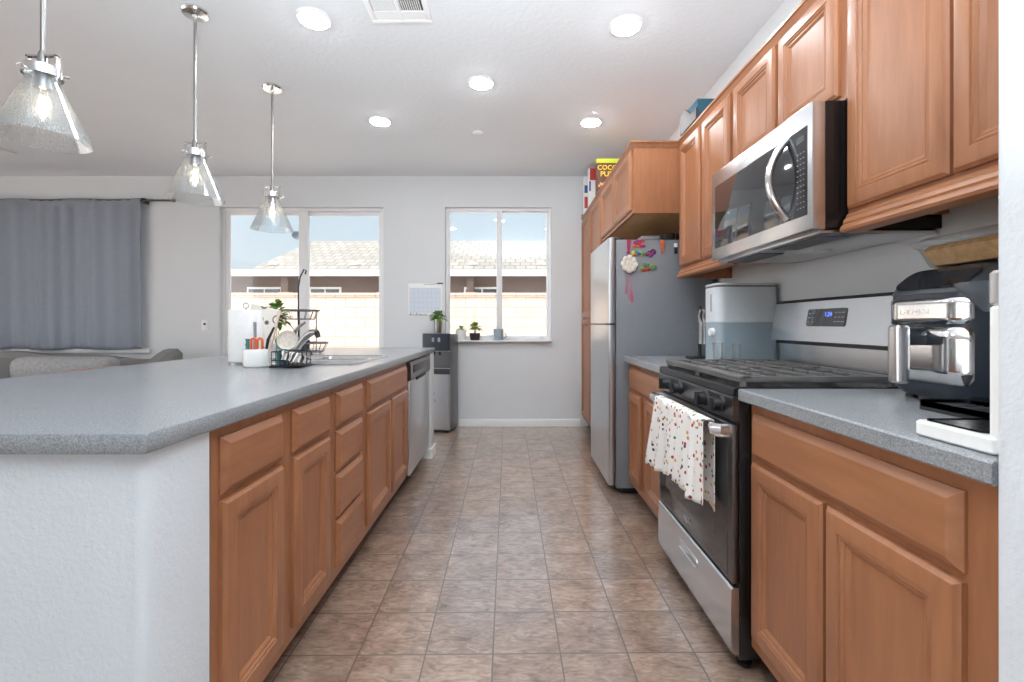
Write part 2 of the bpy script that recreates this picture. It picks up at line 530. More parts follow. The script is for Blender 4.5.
    def text(self, s, size, mat, extrude=0.0006):
        cu = bpy.data.curves.new('lettering', 'FONT')
        cu.body = s; cu.size = size; cu.extrude = extrude
        cu.align_x = 'CENTER'; cu.align_y = 'CENTER'; cu.resolution_u = 3
        o = bpy.data.objects.new('lettering', cu)
        COL.objects.link(o)
        bpy.context.view_layer.update()
        me = bpy.data.meshes.new_from_object(o.evaluated_get(bpy.context.evaluated_depsgraph_get()))
        self.add([mat @ w.co for w in me.vertices], [list(p.vertices) for p in me.polygons])
        bpy.data.objects.remove(o); bpy.data.curves.remove(cu); bpy.data.meshes.remove(me)
        return self
    def build(self, name, mat, parent=None, at=None, smooth=35, solid=0.0):
        org = Vector((0, 0, 0))
        if parent is not None:
            q = parent
            while q is not None:
                org += q.location; q = q.parent
        elif at is not None:
            org = Vector(at)
        me = bpy.data.meshes.new(name)
        me.from_pydata([tuple(Vector(p) - org) for p in self.v], [], self.f)
        mats = mat if isinstance(mat, (list, tuple)) else [mat]
        for k in mats: me.materials.append(M[k] if isinstance(k, str) else k)
        if len(mats) > 1: me.polygons.foreach_set('material_index', self.mi)
        bm = bmesh.new(); bm.from_mesh(me)
        bmesh.ops.recalc_face_normals(bm, faces=bm.faces)
        bm.to_mesh(me); bm.free()
        if smooth:
            me.polygons.foreach_set('use_smooth', [True] * len(me.polygons))
            me.set_sharp_from_angle(angle=R(smooth))
        me.update()
        o = bpy.data.objects.new(name, me)
        COL.objects.link(o)
        if parent is not None: o.parent = parent
        elif at is not None: o.location = org
        if solid:
            s = o.modifiers.new('thickness', 'SOLIDIFY'); s.thickness = solid; s.offset = 0
        return o

def thing(name, label, cat, loc, group=None):
    o = bpy.data.objects.new(name, None)
    o.empty_display_size = 0.05
    COL.objects.link(o)
    o.location = loc
    return tag(o, label, cat, group)
def tag(o, label, cat, group=None, kind=None):
    o['label'] = label; o['category'] = cat
    if group: o['group'] = group
    if kind: o['kind'] = kind
    return o
def struct(o, label=None, cat=None):
    o['kind'] = 'structure'
    if label: o['label'] = label
    if cat: o['category'] = cat
    return o
def copy_tree(o, loc, label, parent=None):
    c = o.copy(); COL.objects.link(c)
    if parent is not None: c.parent = parent
    else:
        c.location = loc; c['label'] = label
    for ch in list(o.children):
        copy_tree(ch, None, None, c)
    return c
def rrect(x0, x1, y0, y1, r, n=5):
    pts = []
    for cx, cy, a in ((x1 - r, y1 - r, 0), (x0 + r, y1 - r, 90), (x0 + r, y0 + r, 180), (x1 - r, y0 + r, 270)):
        for k in range(n + 1):
            t = R(a + 90 * k / n)
            pts.append((cx + r * math.cos(t), cy + r * math.sin(t)))
    return pts
def rbox(mb, x0, x1, y0, y1, z0, z1, r, e=0.004, n=5):
    """upright box with rounded vertical corners and softened rims"""
    rs = []
    for ins, z in ((e, z0), (0, z0 + e), (0, z1 - e), (e, z1)):
        rs.append([(p[0], p[1], z) for p in rrect(x0 + ins, x1 - ins, y0 + ins, y1 - ins, max(r - ins, 0.001), n)])
    return mb.rings(rs)
def arc(c, r, a0, a1, n, plane='xz'):
    out = []
    for k in range(n + 1):
        t = R(a0 + (a1 - a0) * k / n)
        p, q = r * math.cos(t), r * math.sin(t)
        out.append({'xz': (c[0] + p, c[1], c[2] + q), 'yz': (c[0], c[1] + p, c[2] + q), 'xy': (c[0] + p, c[1] + q, c[2])}[plane])
    return out
FACE_MX = lambda x, y, z: Matrix(((0, 0, -1, x), (-1, 0, 0, y), (0, 1, 0, z), (0, 0, 0, 1)))   # lettering seen from the aisle, facing -X
FACE_PX = lambda x, y, z: Matrix(((0, 0, 1, x), (1, 0, 0, y), (0, 1, 0, z), (0, 0, 0, 1)))     # facing +X
FACE_MY = lambda x, y, z: Matrix(((1, 0, 0, x), (0, 0, -1, y), (0, 1, 0, z), (0, 0, 0, 1)))    # facing the camera

# ------------------------------------------------------------------ room shell
YB = 5.10          # inner face of the back wall
XR = 1.36          # inner face of the right wall
HC = 2.743
YEND = -2.6
CT = 0.914         # counter height
struct(MB().box(-7.0, XR + 0.15, YEND, YB + 0.16, -0.12, 0).build('floor', 'floor'))
struct(MB().box(-7.0, XR + 0.15, YEND, YB + 0.16, HC, HC + 0.15).build('ceiling', 'ceiling'))
OPEN = [(-5.90, -4.15, 0.86, 2.36), (-3.225, -1.425, 0.0, 2.405), (-0.752, 0.415, 0.94, 2.405)]
w = MB(); xprev = -7.0
for (a, b2, z0, z1) in OPEN:
    w.box(xprev, a, YB, YB + 0.16, 0, HC)
    w.box(a, b2, YB, YB + 0.16, z1, HC)
    if z0 > 0: w.box(a, b2, YB, YB + 0.16, 0, z0)
    xprev = b2
w.box(xprev, XR + 0.15, YB, YB + 0.16, 0, HC)
struct(w.build('wall_back', 'wall'))
struct(MB().box(XR, XR + 0.15, YEND, YB, 0, HC).build('wall_right', 'wall'))
struct(MB().box(-7.15, -7.0, YEND, -2.4, 0, HC).box(-7.15, -7.0, 3.0, YB + 0.16, 0, HC).box(-7.15, -7.0, -2.4, 3.0, 2.5, HC).build('wall_left', 'wall'))  # unseen wall, its wide opening added to let in daylight from the left
struct(MB().box(-7.15, XR + 0.15, YEND - 0.15, YEND, 0, HC).build('wall_front', 'wall'))  # unseen wall added behind the camera to shut out light from there
# short wall end beside the camera, bull-nosed corner
w = MB()
w.prism(rrect(0.714, XR, 0.585, 0.695, 0.018, 5), 'z', 0, HC)
struct(w.build('wall_return', 'wall_near'))

def window_unit(name, a, b2, z0, z1, mull, sash, mw, fw, door=False):
    """white vinyl slider: outer frame, two sashes, panes"""
    root = bpy.data.objects.new(name, None); COL.objects.link(root); root.location = ((a + b2) / 2, YB + 0.09, z0)
    root['kind'] = 'structure'
    y0, y1 = YB + 0.05, YB + 0.14
    f = MB()
    f.box(a, a + fw, y0, y1, z0, z1, 0.004).box(b2 - fw, b2, y0, y1, z0, z1, 0.004)
    f.box(a + fw, b2 - fw, y0, y1, z1 - fw, z1, 0.004).box(a + fw, b2 - fw, y0, y1, z0, z0 + fw, 0.004)
    f.build('frame', 'vinyl', root)
    for side, (s0, s1, ya, yb) in enumerate(((a + fw, mull + mw / 2, y0 + 0.01, y0 + 0.035), (mull - mw / 2, b2 - fw, y0 + 0.045, y0 + 0.07))):
        s = MB(); t0, t1 = z0 + fw, z1 - fw
        wl, wr = (sash, mw) if side == 0 else (mw, sash)
        s.box(s0, s0 + wl, ya, yb, t0, t1, 0.003).box(s1 - wr, s1, ya, yb, t0, t1, 0.003)
        s.box(s0 + wl, s1 - wr, ya, yb, t1 - sash, t1, 0.003).box(s0 + wl, s1 - wr, ya, yb, t0, t0 + sash * (1.6 if door else 1), 0.003)
        so = s.build('sash', 'vinyl', root)
        MB().box(s0 + wl - 0.003, s1 - wr + 0.003, (ya + yb) / 2 - 0.002, (ya + yb) / 2 + 0.002, t0 + sash - 0.003, t1 - sash + 0.003).build('pane', 'pane', so)
    return root
d1 = window_unit('door_1', *OPEN[1], -2.335, 0.048, 0.10, 0.032, True)
MB().tube([(-3.155, YB + 0.055, 0.98), (-3.155, YB + 0.02, 1.0), (-3.155, YB + 0.015, 1.08), (-3.155, YB + 0.02, 1.16), (-3.155, YB + 0.055, 1.18)], 0.009, 8).build('handle', 'vinyl', d1)
w1 = window_unit('window_1', *OPEN[2], -0.158, 0.018, 0.062, 0.03)
MB().box(-0.30, -0.22, YB + 0.045, YB + 0.058, 0.99, 1.0, 0.002).build('latch', 'vinyl', w1)
w2 = window_unit('window_2', *OPEN[0], -5.02, 0.04, 0.06, 0.03)
# wooden-white sill under the curtained window
struct(MB().box(-6.1, -3.97, YB - 0.035, YB, 0.80, 0.85, 0.006).build('trim_1', 'trim'))
struct(MB().prism([(YB - 0.016, 0), (YB, 0), (YB, 0.078), (YB - 0.007, 0.078), (YB - 0.016, 0.062)], 'x', -1.425, 0.73).build('baseboard_back', 'trim'))
struct(MB().prism([(YB - 0.016, 0), (YB, 0), (YB, 0.078), (YB - 0.007, 0.078), (YB - 0.016, 0.062)], 'x', -7.0, -3.225).build('baseboard_left', 'trim'))

# ------------------------------------------------------------------ outdoors
struct(MB().box(-40, 40, -30, 45, -0.35, -0.14).build('ground', 'concrete'))
gw = MB().box(-16, 12, 9.5, 9.7, -0.14, 1.71).box(-16, 12, 9.47, 9.73, 1.71, 1.755, 0.01)
tag(gw.build('garden_wall', 'block', at=(-2, 9.6, -0.14)), 'long tan concrete block wall outside behind the windows', 'wall')
hs = thing('house', 'neighbour house with pale tiled roof beyond the block wall', 'house', (-2.5, 15, -0.14))
MB().box(-13.0, 9.0, 14.6, 20, -0.14, 2.62).build('wall', 'stucco', hs)
ev, rz, rg = 2.745, 4.154, 17.0
xl, xr2 = -8.0, 9.6
RSL = (rz - ev) / (rg - 14.0)
r = MB()
r.add([(xl, 14.0, ev), (xr2, 14.0, ev), (xr2, 20.0, ev), (xl, 20.0, ev), (-7.3, rg, rz), (xr2 - 3.0, rg, rz)],
      [[0, 1, 5, 4], [1, 2, 5], [2, 3, 4, 5], [3, 0, 4], [3, 2, 1, 0]])
r.add([(-13.4, 14.0, ev - 0.02), (xl + 0.3, 14.0, ev - 0.02), (xl + 0.3, 20.0, ev - 0.02), (-13.4, 20, ev - 0.02), (-13.4, 17, ev + 0.06), (xl + 0.3, 17, ev + 0.06)],
      [[0, 1, 5, 4], [4, 5, 2, 3], [0, 4, 3], [1, 2, 5], [0, 3, 2, 1]])
r.build('roof', 'roof', hs, smooth=0)
MB().box(-13.4, xr2 + 0.02, 13.95, 14.02, 2.565, 2.755).build('fascia', 'fascia', hs)
for (a, b2) in ((-8.35, -7.25), (-6.4, -5.4), (-1.55, -0.42)):
    g = MB().box(a, b2, 14.56, 14.62, 1.2, 2.28, 0.01).build('window_frame', 'fascia', hs)
    MB().box(a + 0.06, (a + b2) / 2 - 0.02, 14.545, 14.57, 1.26, 2.21).box((a + b2) / 2 + 0.02, b2 - 0.06, 14.545, 14.57, 1.26, 2.21).build('pane', 'dark_glass', g)
for px in (-7.0, -4.0, -1.32):
    MB().box(px - 0.11, px + 0.11, 14.2, 14.42, 2.1, 2.6, 0.01).build('post', 'stucco', hs)
    MB().box(px - 0.17, px + 0.17, 14.14, 14.48, -0.14, 2.1, 0.02).build('pillar', 'terracotta', hs)
for x5 in (276, 357, 473, 541):
    px = (x5 - CXP) * 14.6 / F
    zb = ev + RSL * 0.5
    MB().prism([(px + 0.15 * math.cos(R(180 - 15 * k)), zb - 0.02 + 0.11 * math.sin(R(15 * k))) for k in range(13)], 'y', 14.42, 15.0).build('roof_vent', 'concrete', hs)
sd = thing('satellite_dish', 'grey satellite dish on the roof ridge seen through the sliding door', 'satellite dish', (-7.6, 16.6, 3.9))
MB().lathe(0, 0, [(0.02, 0.0), (0.09, 0.012), (0.155, 0.04), (0.16, 0.04), (0.095, 0.008), (0.02, -0.01)], 28).xf(Matrix.Translation((-7.68, 16.45, 4.24)) @ Matrix.Rotation(R(70), 4, 'X') @ Matrix.Rotation(R(30), 4, 'Y')).build('reflector', 'dish', sd)
MB().tube([(-7.6, 16.6, 3.85), (-7.6, 16.6, 4.14), (-7.66, 16.5, 4.23)], 0.018).build('mast', 'dish', sd)

# ------------------------------------------------------------------ cabinet kit
DOOR_P = [(0, 0), (0, 0.011), (0.004, 0.0135), (0.008, 0.0185), (0.013, 0.020), (0.046, 0.020), (0.048, 0.0165), (0.0545, 0.0185), (0.060, 0.0125), (0.0655, 0.0135), (0.074, 0.0065)]
DRAW_P = [(0, 0), (0, 0.006), (0.015, 0.0185), (0.019, 0.020)]
def doors(root, xf, sg, spans, z0, z1):
    for a, b2 in spans:
        MB().panel(xf, sg, a, b2, z0, z1, DOOR_P).build('door', 'wood_v', root, smooth=20)
def drawers(root, xf, sg, spans):
    for a, b2, z0, z1 in spans:
        MB().panel(xf, sg, a, b2, z0, z1, DRAW_P).build('drawer', 'wood_h', root, smooth=20)
def base_cabinet(label, xf, sg, xback, y0, y1, group, open_top=False):
    """xf: face-frame plane; sg: way the front faces"""
    t = thing('base_cabinet', label, 'cabinet', ((xf + xback) / 2, (y0 + y1) / 2, 0), group)
    if open_top:
        xi = xf - sg * 0.02; xo = xback + sg * 0.018
        MB().box(xf, xi, y0 + 0.001, y1 - 0.001, 0.10, 0.874).box(xi, xback, y0 + 0.001, y0 + 0.018, 0.10, 0.874).box(xi, xback, y1 - 0.018, y1 - 0.001, 0.10, 0.874).box(xo, xback, y0 + 0.018, y1 - 0.018, 0.10, 0.874).box(xi, xo, y0 + 0.018, y1 - 0.018, 0.10, 0.118).build('body', 'wood_v', t)
    else:
        MB().box(xf, xback, y0 + 0.001, y1 - 0.001, 0.10, 0.874).build('body', 'wood_v', t)
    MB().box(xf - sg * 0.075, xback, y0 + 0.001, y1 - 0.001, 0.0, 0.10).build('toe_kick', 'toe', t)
    return t

# island run (faces +X)
IX = -0.715
t = base_cabinet('wooden island base cabinet nearest the camera with two drawers over two doors', IX, 1, -1.30, 1.0955, 1.82, 'island base cabinets')
drawers(t, IX, 1, [(1.125, 1.418, 0.705, 0.845), (1.49, 1.778, 0.705, 0.845)])
doors(t, IX, 1, [(1.125, 1.418), (1.49, 1.778)], 0.145, 0.69)
t = base_cabinet('wooden island base cabinet with a stack of four drawers', IX, 1, -1.30, 1.82, 2.205, 'island base cabinets')
drawers(t, IX, 1, [(1.857, 2.165, 0.705, 0.845), (1.857, 2.165, 0.53, 0.69), (1.857, 2.165, 0.345, 0.515), (1.857, 2.165, 0.145, 0.33)])
t = base_cabinet('wooden island base cabinet beneath the sink next to the dishwasher', IX, 1, -1.30, 2.205, 3.10, 'island base cabinets', True)
MB().panel(IX, 1, 2.248, 3.059, 0.705, 0.845, DRAW_P).build('false_front', 'wood_h', t, smooth=20)
doors(t, IX, 1, [(2.248, 2.655), (2.69, 3.064)], 0.145, 0.69)

# right run (faces -X)
RX = 0.755
t = base_cabinet('wooden base cabinet in the right foreground with one wide drawer and two doors', RX, -1, XR - 0.004, 0.6965, 1.475, 'right wall base cabinets')
drawers(t, RX, -1, [(0.7725, 1.449, 0.705, 0.842)])
doors(t, RX, -1, [(0.7725, 1.104), (1.118, 1.449)], 0.145, 0.69)
t = base_cabinet('wooden base cabinet between the stove and the refrigerator', RX, -1, XR - 0.004, 2.25, 3.005, 'right wall base cabinets')
drawers(t, RX, -1, [(2.29, 2.976, 0.705, 0.842)])
doors(t, RX, -1, [(2.29, 2.614), (2.715, 2.976)], 0.145, 0.69)

# upper cabinets
UX = 1.055
UT = 2.252
def upper(label, y0, y1, z0, spans, xf=UX, xback=XR - 0.004, cat='upper_cabinet', grp='upper cabinets', dz=None, side=None):
    t = thing(cat, label, 'cabinet', ((xf + xback) / 2, (y0 + y1) / 2, z0), grp)
    MB().box(xf, xf + 0.02, y0 + 0.001, y1 - 0.001, z0, UT).box(xf + 0.02, xback, y0 + 0.001, y0 + 0.018, z0, UT).box(xf + 0.02, xback, y1 - 0.018, y1 - 0.001, z0, UT).box(xf + 0.02, xback, y0 + 0.018, y1 - 0.018, UT - 0.02, UT).build('body', 'wood_v', t)
    MB().box(xf + 0.02, xback, y0 + 0.018, y1 - 0.018, z0 + 0.015, z0 + 0.032).build('bottom_panel', 'wood_raw', t)
    d0, d1_ = dz or (z0 + 0.012, UT - 0.02)
    doors(t, xf, -1, spans, d0, d1_)
    return t
upper('tall wooden upper cabinet in the right foreground beside the near wall end', 0.6965, 1.465, 1.465, [(0.75, 1.103), (1.113, 1.452)], dz=(1.478, 2.235))
upper('short wooden upper cabinet directly above the microwave', 1.465, 2.225, 1.835, [(1.495, 1.83), (1.855, 2.20)], dz=(1.852, 2.235))
upper('wooden upper cabinet between the microwave and the refrigerator', 2.225, 2.935, 1.465, [(2.245, 2.57), (2.60, 2.915)], dz=(1.478, 2.235))
FX = 0.762
upper('deep wooden cabinet hanging above the refrigerator', 2.955, 3.985, 1.825, [(2.985, 3.46), (3.475, 3.965)], xf=FX, cat='refrigerator_cabinet', dz=(1.85, 2.235))
# pantry
t = thing('pantry_cabinet', 'tall wooden pantry cabinet in the far right corner', 'cabinet', (1.05, 4.54, 0), None)
MB().box(FX, XR - 0.004, 3.99, YB - 0.004, 0.10, UT).build('body', 'wood_v', t)
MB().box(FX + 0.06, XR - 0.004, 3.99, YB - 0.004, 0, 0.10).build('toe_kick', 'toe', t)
doors(t, FX, -1, [(4.01, 4.545), (4.56, 5.085)], 1.19, 2.235)
doors(t, FX, -1, [(4.01, 4.545), (4.56, 5.085)], 0.125, 1.175)

# crown and light rail (continuous mouldings)
CROWN = [(-0.012, -0.012), (0.003, -0.012), (0.006, -0.004), (0.012, 0.006), (0.014, 0.012), (0.021, 0.016), (0.021, 0.026), (-0.05, 0.026), (-0.05, 0.001), (-0.012, 0.001)]
def crown(x):
    return [(x - o, UT + z) for o, z in CROWN]
struct(MB().prism(crown(UX), 'y', 0.6965, 2.93).build('trim_2', 'wood_h', smooth=20))
c = MB().rings([[(FX - o, YB - 0.004, UT + z) for o, z in CROWN], [(FX - o, 2.955 - o, UT + z) for o, z in CROWN], [(UX + 0.02, 2.955 - o, UT + z) for o, z in CROWN]])
struct(c.build('trim_3', 'wood_h', smooth=20))
def rail(x):
    return [(x + 0.02, 1.466), (x - 0.004, 1.466), (x - 0.010, 1.458), (x - 0.010, 1.452), (x - 0.016, 1.448), (x - 0.020, 1.438), (x - 0.018, 1.432), (x - 0.026, 1.426), (x - 0.030, 1.416), (x - 0.026, 1.408), (x + 0.006, 1.404), (x + 0.02, 1.404)]
struct(MB().prism(rail(UX), 'y', 0.6965, 1.462).build('trim_4', 'wood_h', smooth=20))
c = MB().rings([[(x, 2.228, z) for x, z in rail(UX)], [(x, 2.905 - (x - UX), z) for x, z in rail(UX)], [(XR - 0.004, 2.905 - (x - UX), z) for x, z in rail(UX)]])
struct(c.build('trim_5', 'wood_h', smooth=20))

# ------------------------------------------------------------------ counters
sinkx0, sinkx1, sinky0, sinky1 = -1.235, -0.80, 2.33, 3.02
k = thing('island_countertop', 'long speckled grey island countertop on the left', 'countertop', (-1.3, 2.4, 0.876))
outer = rrect(-1.93, -0.688, 0.868, 4.08, 0.008, 4)
cm = MB()
def slab(mb, x0, x1, y0, y1, z0, z1):
    mb.box(x0, x1, y0, y1, z0, z1)
# a ring of quads around the sink cut-out keeps the top one continuous surface
inner = rrect(sinkx0 + 0.012, sinkx1 - 0.012, sinky0 + 0.012, sinky1 - 0.012, 0.05, 4)
rs = []
rs.append([(p[0], p[1], CT - 0.038) for p in inner])
rs.append([(p[0], p[1], CT) for p in inner])
rs.append([(p[0] * 0.997 + (-1.31) * 0.003, p[1] * 0.999 + 2.4 * 0.001, CT) for p in outer])
rs.append([(p[0], p[1], CT - 0.004) for p in outer])
rs.append([(p[0], p[1], CT - 0.034) for p in outer])
rs.append([(p[0] * 0.997 + (-1.31) * 0.003, p[1] * 0.999 + 2.4 * 0.001, CT - 0.038) for p in outer])
cm.rings(rs, closed=True)
cm.build('slab', 'counter', k, smooth=50)
def right_counter(label, y0, y1, splash):
    k = thing('countertop', label, 'countertop', (1.04, (y0 + y1) / 2, 0.876), 'right wall countertops')
    MB().prism([(0.720, CT), (XR - 0.002, CT), (XR - 0.002, CT - 0.038), (0.720, CT - 0.038), (0.716, CT - 0.034), (0.716, CT - 0.004)], 'y', y0, y1).build('slab', 'counter', k)
    return k
right_counter('speckled grey countertop in the right foreground under the air fryer', 0.6965, 1.482, True)
right_counter('speckled grey countertop between stove and refrigerator', 2.242, 3.012, True)

# island pony wall
w = MB()
w.prism(rrect(-1.90, -0.706, 0.888, 1.0945, 0.02, 4), 'z', 0, 0.875)
w.box(-1.62, -1.31, 1.0945, 3.9, 0, 0.875)
w.prism(rrect(-1.62, -0.692, 3.875, 4.05, 0.012, 3), 'z', 0, 0.875)
struct(w.build('wall_island', 'wall_near'))
w = MB()
w.prism(rrect(-1.635, -0.677, 3.860, 4.065, 0.012, 3), 'z', 0, 0.08)
struct(w.build('baseboard_island', 'trim'))

# sink
t = thing('kitchen_sink', 'stainless steel double bowl sink set in the island countertop', 'sink', ((sinkx0 + sinkx1) / 2, (sinky0 + sinky1) / 2, CT))
s = MB()
o_ = rrect(sinkx0, sinkx1, sinky0, sinky1, 0.06, 5)
i_ = rrect(sinkx0 + 0.022, sinkx1 - 0.022, sinky0 + 0.022, sinky1 - 0.022, 0.05, 5)
s.rings([[(p[0], p[1], CT + 0.001) for p in o_], [(p[0], p[1], CT + 0.006) for p in o_], [(p[0], p[1], CT + 0.006) for p in i_], [(p[0], p[1], CT + 0.001) for p in i_]], closed=True)
s.build('rim', 'steel', t)
ymid = (sinky0 + sinky1) / 2
for ya, yb in ((sinky0 + 0.02, ymid - 0.008), (ymid + 0.008, sinky1 - 0.02)):
    xa, xb = sinkx0 + 0.02, sinkx1 - 0.02
    q = MB(); rr = []
    for ins, z in ((0.0, CT + 0.004), (0.006, CT - 0.006), (0.012, CT - 0.13), (0.04, CT - 0.165)):
        rr.append([(p[0], p[1], z) for p in rrect(xa + ins, xb - ins, ya + ins, yb - ins, 0.045, 5)])
    q.rings(rr, cap0=False)
    bo = q.build('bowl', 'steel', t, solid=0.002)
    MB().lathe((xa + xb) / 2, (ya + yb) / 2, [(0.04, CT - 0.163), (0.04, CT - 0.161), (0.03, CT - 0.161), (0.02, CT - 0.162)], 20).build('drain', 'chrome', bo)

# faucet
fx, fy = -1.285, 2.72
t = thing('faucet', 'brushed nickel pull-out faucet behind the sink', 'faucet', (fx, fy, CT))
MB().lathe(fx, fy, [(0.030, CT), (0.030, CT + 0.008), (0.024, CT + 0.014), (0.024, CT + 0.085), (0.027, CT + 0.09), (0.027, CT + 0.125), (0.02, CT + 0.14), (0.01, CT + 0.146)], 24).build('body', 'nickel', t)
pts = [(fx + 0.01, fy, CT + 0.05), (fx + 0.05, fy - 0.02, CT + 0.095), (fx + 0.09, fy - 0.04, CT + 0.135), (fx + 0.13, fy - 0.06, CT + 0.158), (fx + 0.165, fy - 0.075, CT + 0.160)]
sp_ = MB().tube(pts, [0.017, 0.018, 0.019, 0.019, 0.017], 14).build('spout', 'nickel', t)
MB().cyl(pts[-1], (pts[-1][0] + 0.012, pts[-1][1] - 0.005, pts[-1][2] - 0.028), 0.016, 0.013).build('spray_head', 'black_soft', sp_)
MB().tube([(fx, fy, CT + 0.14), (fx + 0.01, fy, CT + 0.17), (fx + 0.04, fy - 0.01, CT + 0.195), (fx + 0.075, fy - 0.02, CT + 0.215)], [0.014, 0.012, 0.009, 0.007], 10).build('lever', 'nickel', t)

# dishwasher
t = thing('dishwasher', 'stainless steel dishwasher at the far end of the island', 'dishwasher', (-1.0, 3.48, 0))
DY0, DY1 = 3.115, 3.845
MB().box(-1.28, -0.725, DY0, DY1, 0.09, 0.868).build('body', 'black_soft', t)
MB().box(-1.28, -0.80, DY0, DY1, 0.0, 0.09).build('toe_kick', 'black_soft', t)
MB().box(-0.725, -0.695, DY0 + 0.004, DY1 - 0.004, 0.10, 0.735, 0.006).build('door', 'steel_v', t)
cp = MB().prism([(-0.725, 0.738), (-0.695, 0.738), (-0.688, 0.75), (-0.688, 0.84), (-0.695, 0.862), (-0.725, 0.862)], 'y', DY0 + 0.004, DY1 - 0.004).build('control_panel', 'steel_dark', t)
MB().box(-0.689, -0.684, DY0 + 0.08, DY1 - 0.08, 0.785, 0.84, 0.002).build('key_strip', 'charcoal', cp)
MB().box(-0.699, -0.686, DY0 + 0.2, DY1 - 0.2, 0.722, 0.742, 0.003).build('handle', 'black_soft', t)

# ------------------------------------------------------------------ stove
SY0, SY1 = 1.485, 2.238
t = thing('gas_range', 'black and stainless freestanding gas stove on the right', 'stove', (1.03, (SY0 + SY1) / 2, 0))
MB().box(0.722, 1.33, SY0, SY1, 0.045, 0.885, 0.003).build('body', 'black', t)
for y in (SY0 + 0.05, SY1 - 0.05):
    for x in (0.76, 1.28):
        MB().lathe(x, y, [(0.022, 0.0), (0.024, 0.012), (0.012, 0.018), (0.012, 0.046)], 16).build('foot', 'black_soft', t)
q = MB().prism([(0.706, 0.886), (0.703, 0.889), (0.703, 0.912), (0.708, 0.9165), (0.73, 0.917), (1.30, 0.917), (1.30, 0.886)], 'y', SY0, SY1)
ck = q.build('cooktop', 'black', t)
MB().prism([(0.7215, 0.885), (0.704, 0.885), (0.701, 0.882), (0.703, 0.815), (0.708, 0.808), (0.7215, 0.808)], 'y', SY0 + 0.003, SY1 - 0.003).build('control_panel', 'steel_dark', t)
for y in (1.565, 1.685, 1.955, 2.095):
    kb = MB().cyl((0.702, y, 0.852), (0.690, y, 0.852), 0.028, 0.026, 24).cyl((0.690, y, 0.852), (0.668, y, 0.852), 0.021, 0.019, 24)
    kb.box(0.655, 0.690, y - 0.0055, y + 0.0055, 0.829, 0.875, 0.003)
    kb.build('knob', 'black_soft', t)
# grates
for (a, b2) in ((SY0 + 0.012, (SY0 + SY1) / 2 - 0.003), ((SY0 + SY1) / 2 + 0.003, SY1 - 0.012)):
    g = MB(); X0, X1, zt = 0.735, 1.232, 0.952
    g.box(X0 - 0.008, X0 + 0.035, a, b2, zt - 0.012, zt, 0.004).box(X0 - 0.004, X0 + 0.01, a, b2, zt - 0.022, zt - 0.01, 0.003).box(X1 - 0.014, X1, a, b2, zt - 0.018, zt, 0.004)
    g.box(X0, X1, a, a + 0.012, zt - 0.020, zt, 0.004).box(X0, X1, b2 - 0.012, b2, zt - 0.020, zt, 0.004)
    for k_ in range(1, 6):
        xx = X0 + (X1 - X0) * k_ / 6
        g.box(xx - 0.005, xx + 0.005, a + 0.01, b2 - 0.01, zt - 0.014, zt, 0.003)
    for fx_ in (0.27, 0.5, 0.74):
        yy = a + (b2 - a) * fx_
        for xc in (X0 + 0.12, X1 - 0.12):
            g.box(xc - 0.055, xc + 0.055, yy - 0.005, yy + 0.005, zt - 0.016, zt + 0.001, 0.003)
    for xx in (X0 + 0.008, X1 - 0.008):
        for yy in (a + 0.008, b2 - 0.008):
            g.box(xx - 0.007, xx + 0.007, yy - 0.007, yy + 0.007, 0.917, zt - 0.01)
    g.build('grate', 'iron', t)
    for xc in (X0 + 0.125, X1 - 0.125):
        yc = (a + b2) / 2
        bb = MB().lathe(xc, yc, [(0.05, 0.917), (0.05, 0.924), (0.036, 0.926), (0.036, 0.932)], 24).build('burner', 'nickel', t)
        MB().lathe(xc, yc, [(0.034, 0.932), (0.035, 0.937), (0.028, 0.941), (0.0, 0.941)][:3], 24).build('burner_cap', 'black_soft', bb)
# oven door
dr = MB().box(0.700, 0.7215, SY0 + 0.003, SY1 - 0.003, 0.285, 0.798, 0.005).build('oven_door', 'steel_dark', t)
MB().box(0.6975, 0.703, SY0 + 0.035, SY1 - 0.035, 0.30, 0.745, 0.001).build('glass', 'oven_glass', dr)
# inner viewing window outline and badge on the glass
gq = MB()
gq.panel(0.6975, -1, SY0 + 0.12, SY1 - 0.12, 0.375, 0.70, [(0, 0), (0, 0.0006), (0.002, 0.0006)])
gq.build('inner_window', 'dark_glass', dr)
bd = MB().text('Whirlpool', 0.020, FACE_MX(0.6970, 1.86, 0.335))
pth = [(0.6966, 1.86 - 0.030 * math.cos(q_ * 0.63), 0.336 + 0.011 * math.sin(q_ * 0.63)) for q_ in range(10)]
bd.tube(pth, 0.0009, 5, closed=True)
bd.build('badge', 'chrome', dr)
hb = MB()
hp = rrect(0, 1, 0, 1, 0.2)
hb.tube([(0.705, SY0 + 0.022, 0.775), (0.672, SY0 + 0.024, 0.775), (0.652, SY0 + 0.045, 0.775), (0.648, SY0 + 0.10, 0.775), (0.648, SY1 - 0.10, 0.775), (0.652, SY1 - 0.045, 0.775), (0.672, SY1 - 0.024, 0.775), (0.705, SY1 - 0.022, 0.775)], 0.0105, 12)
for i_v, p in enumerate(hb.v):
    hb.v[i_v] = (p[0], p[1], 0.775 + (p[2] - 0.775) * 2.1)
hb.build('handle', 'steel', dr)
dw = MB().prism([(0.7215, 0.275), (0.703, 0.275), (0.6975, 0.269), (0.696, 0.20), (0.697, 0.072), (0.702, 0.062), (0.7215, 0.062)], 'y', SY0 + 0.003, SY1 - 0.003).build('storage_drawer', 'steel', t)
def slot(x, hw, hh):
    return [(x, 1.86 + p[0], 0.205 + p[1]) for p in rrect(-hw, hw, -hh, hh, hh * 0.95, 6)]
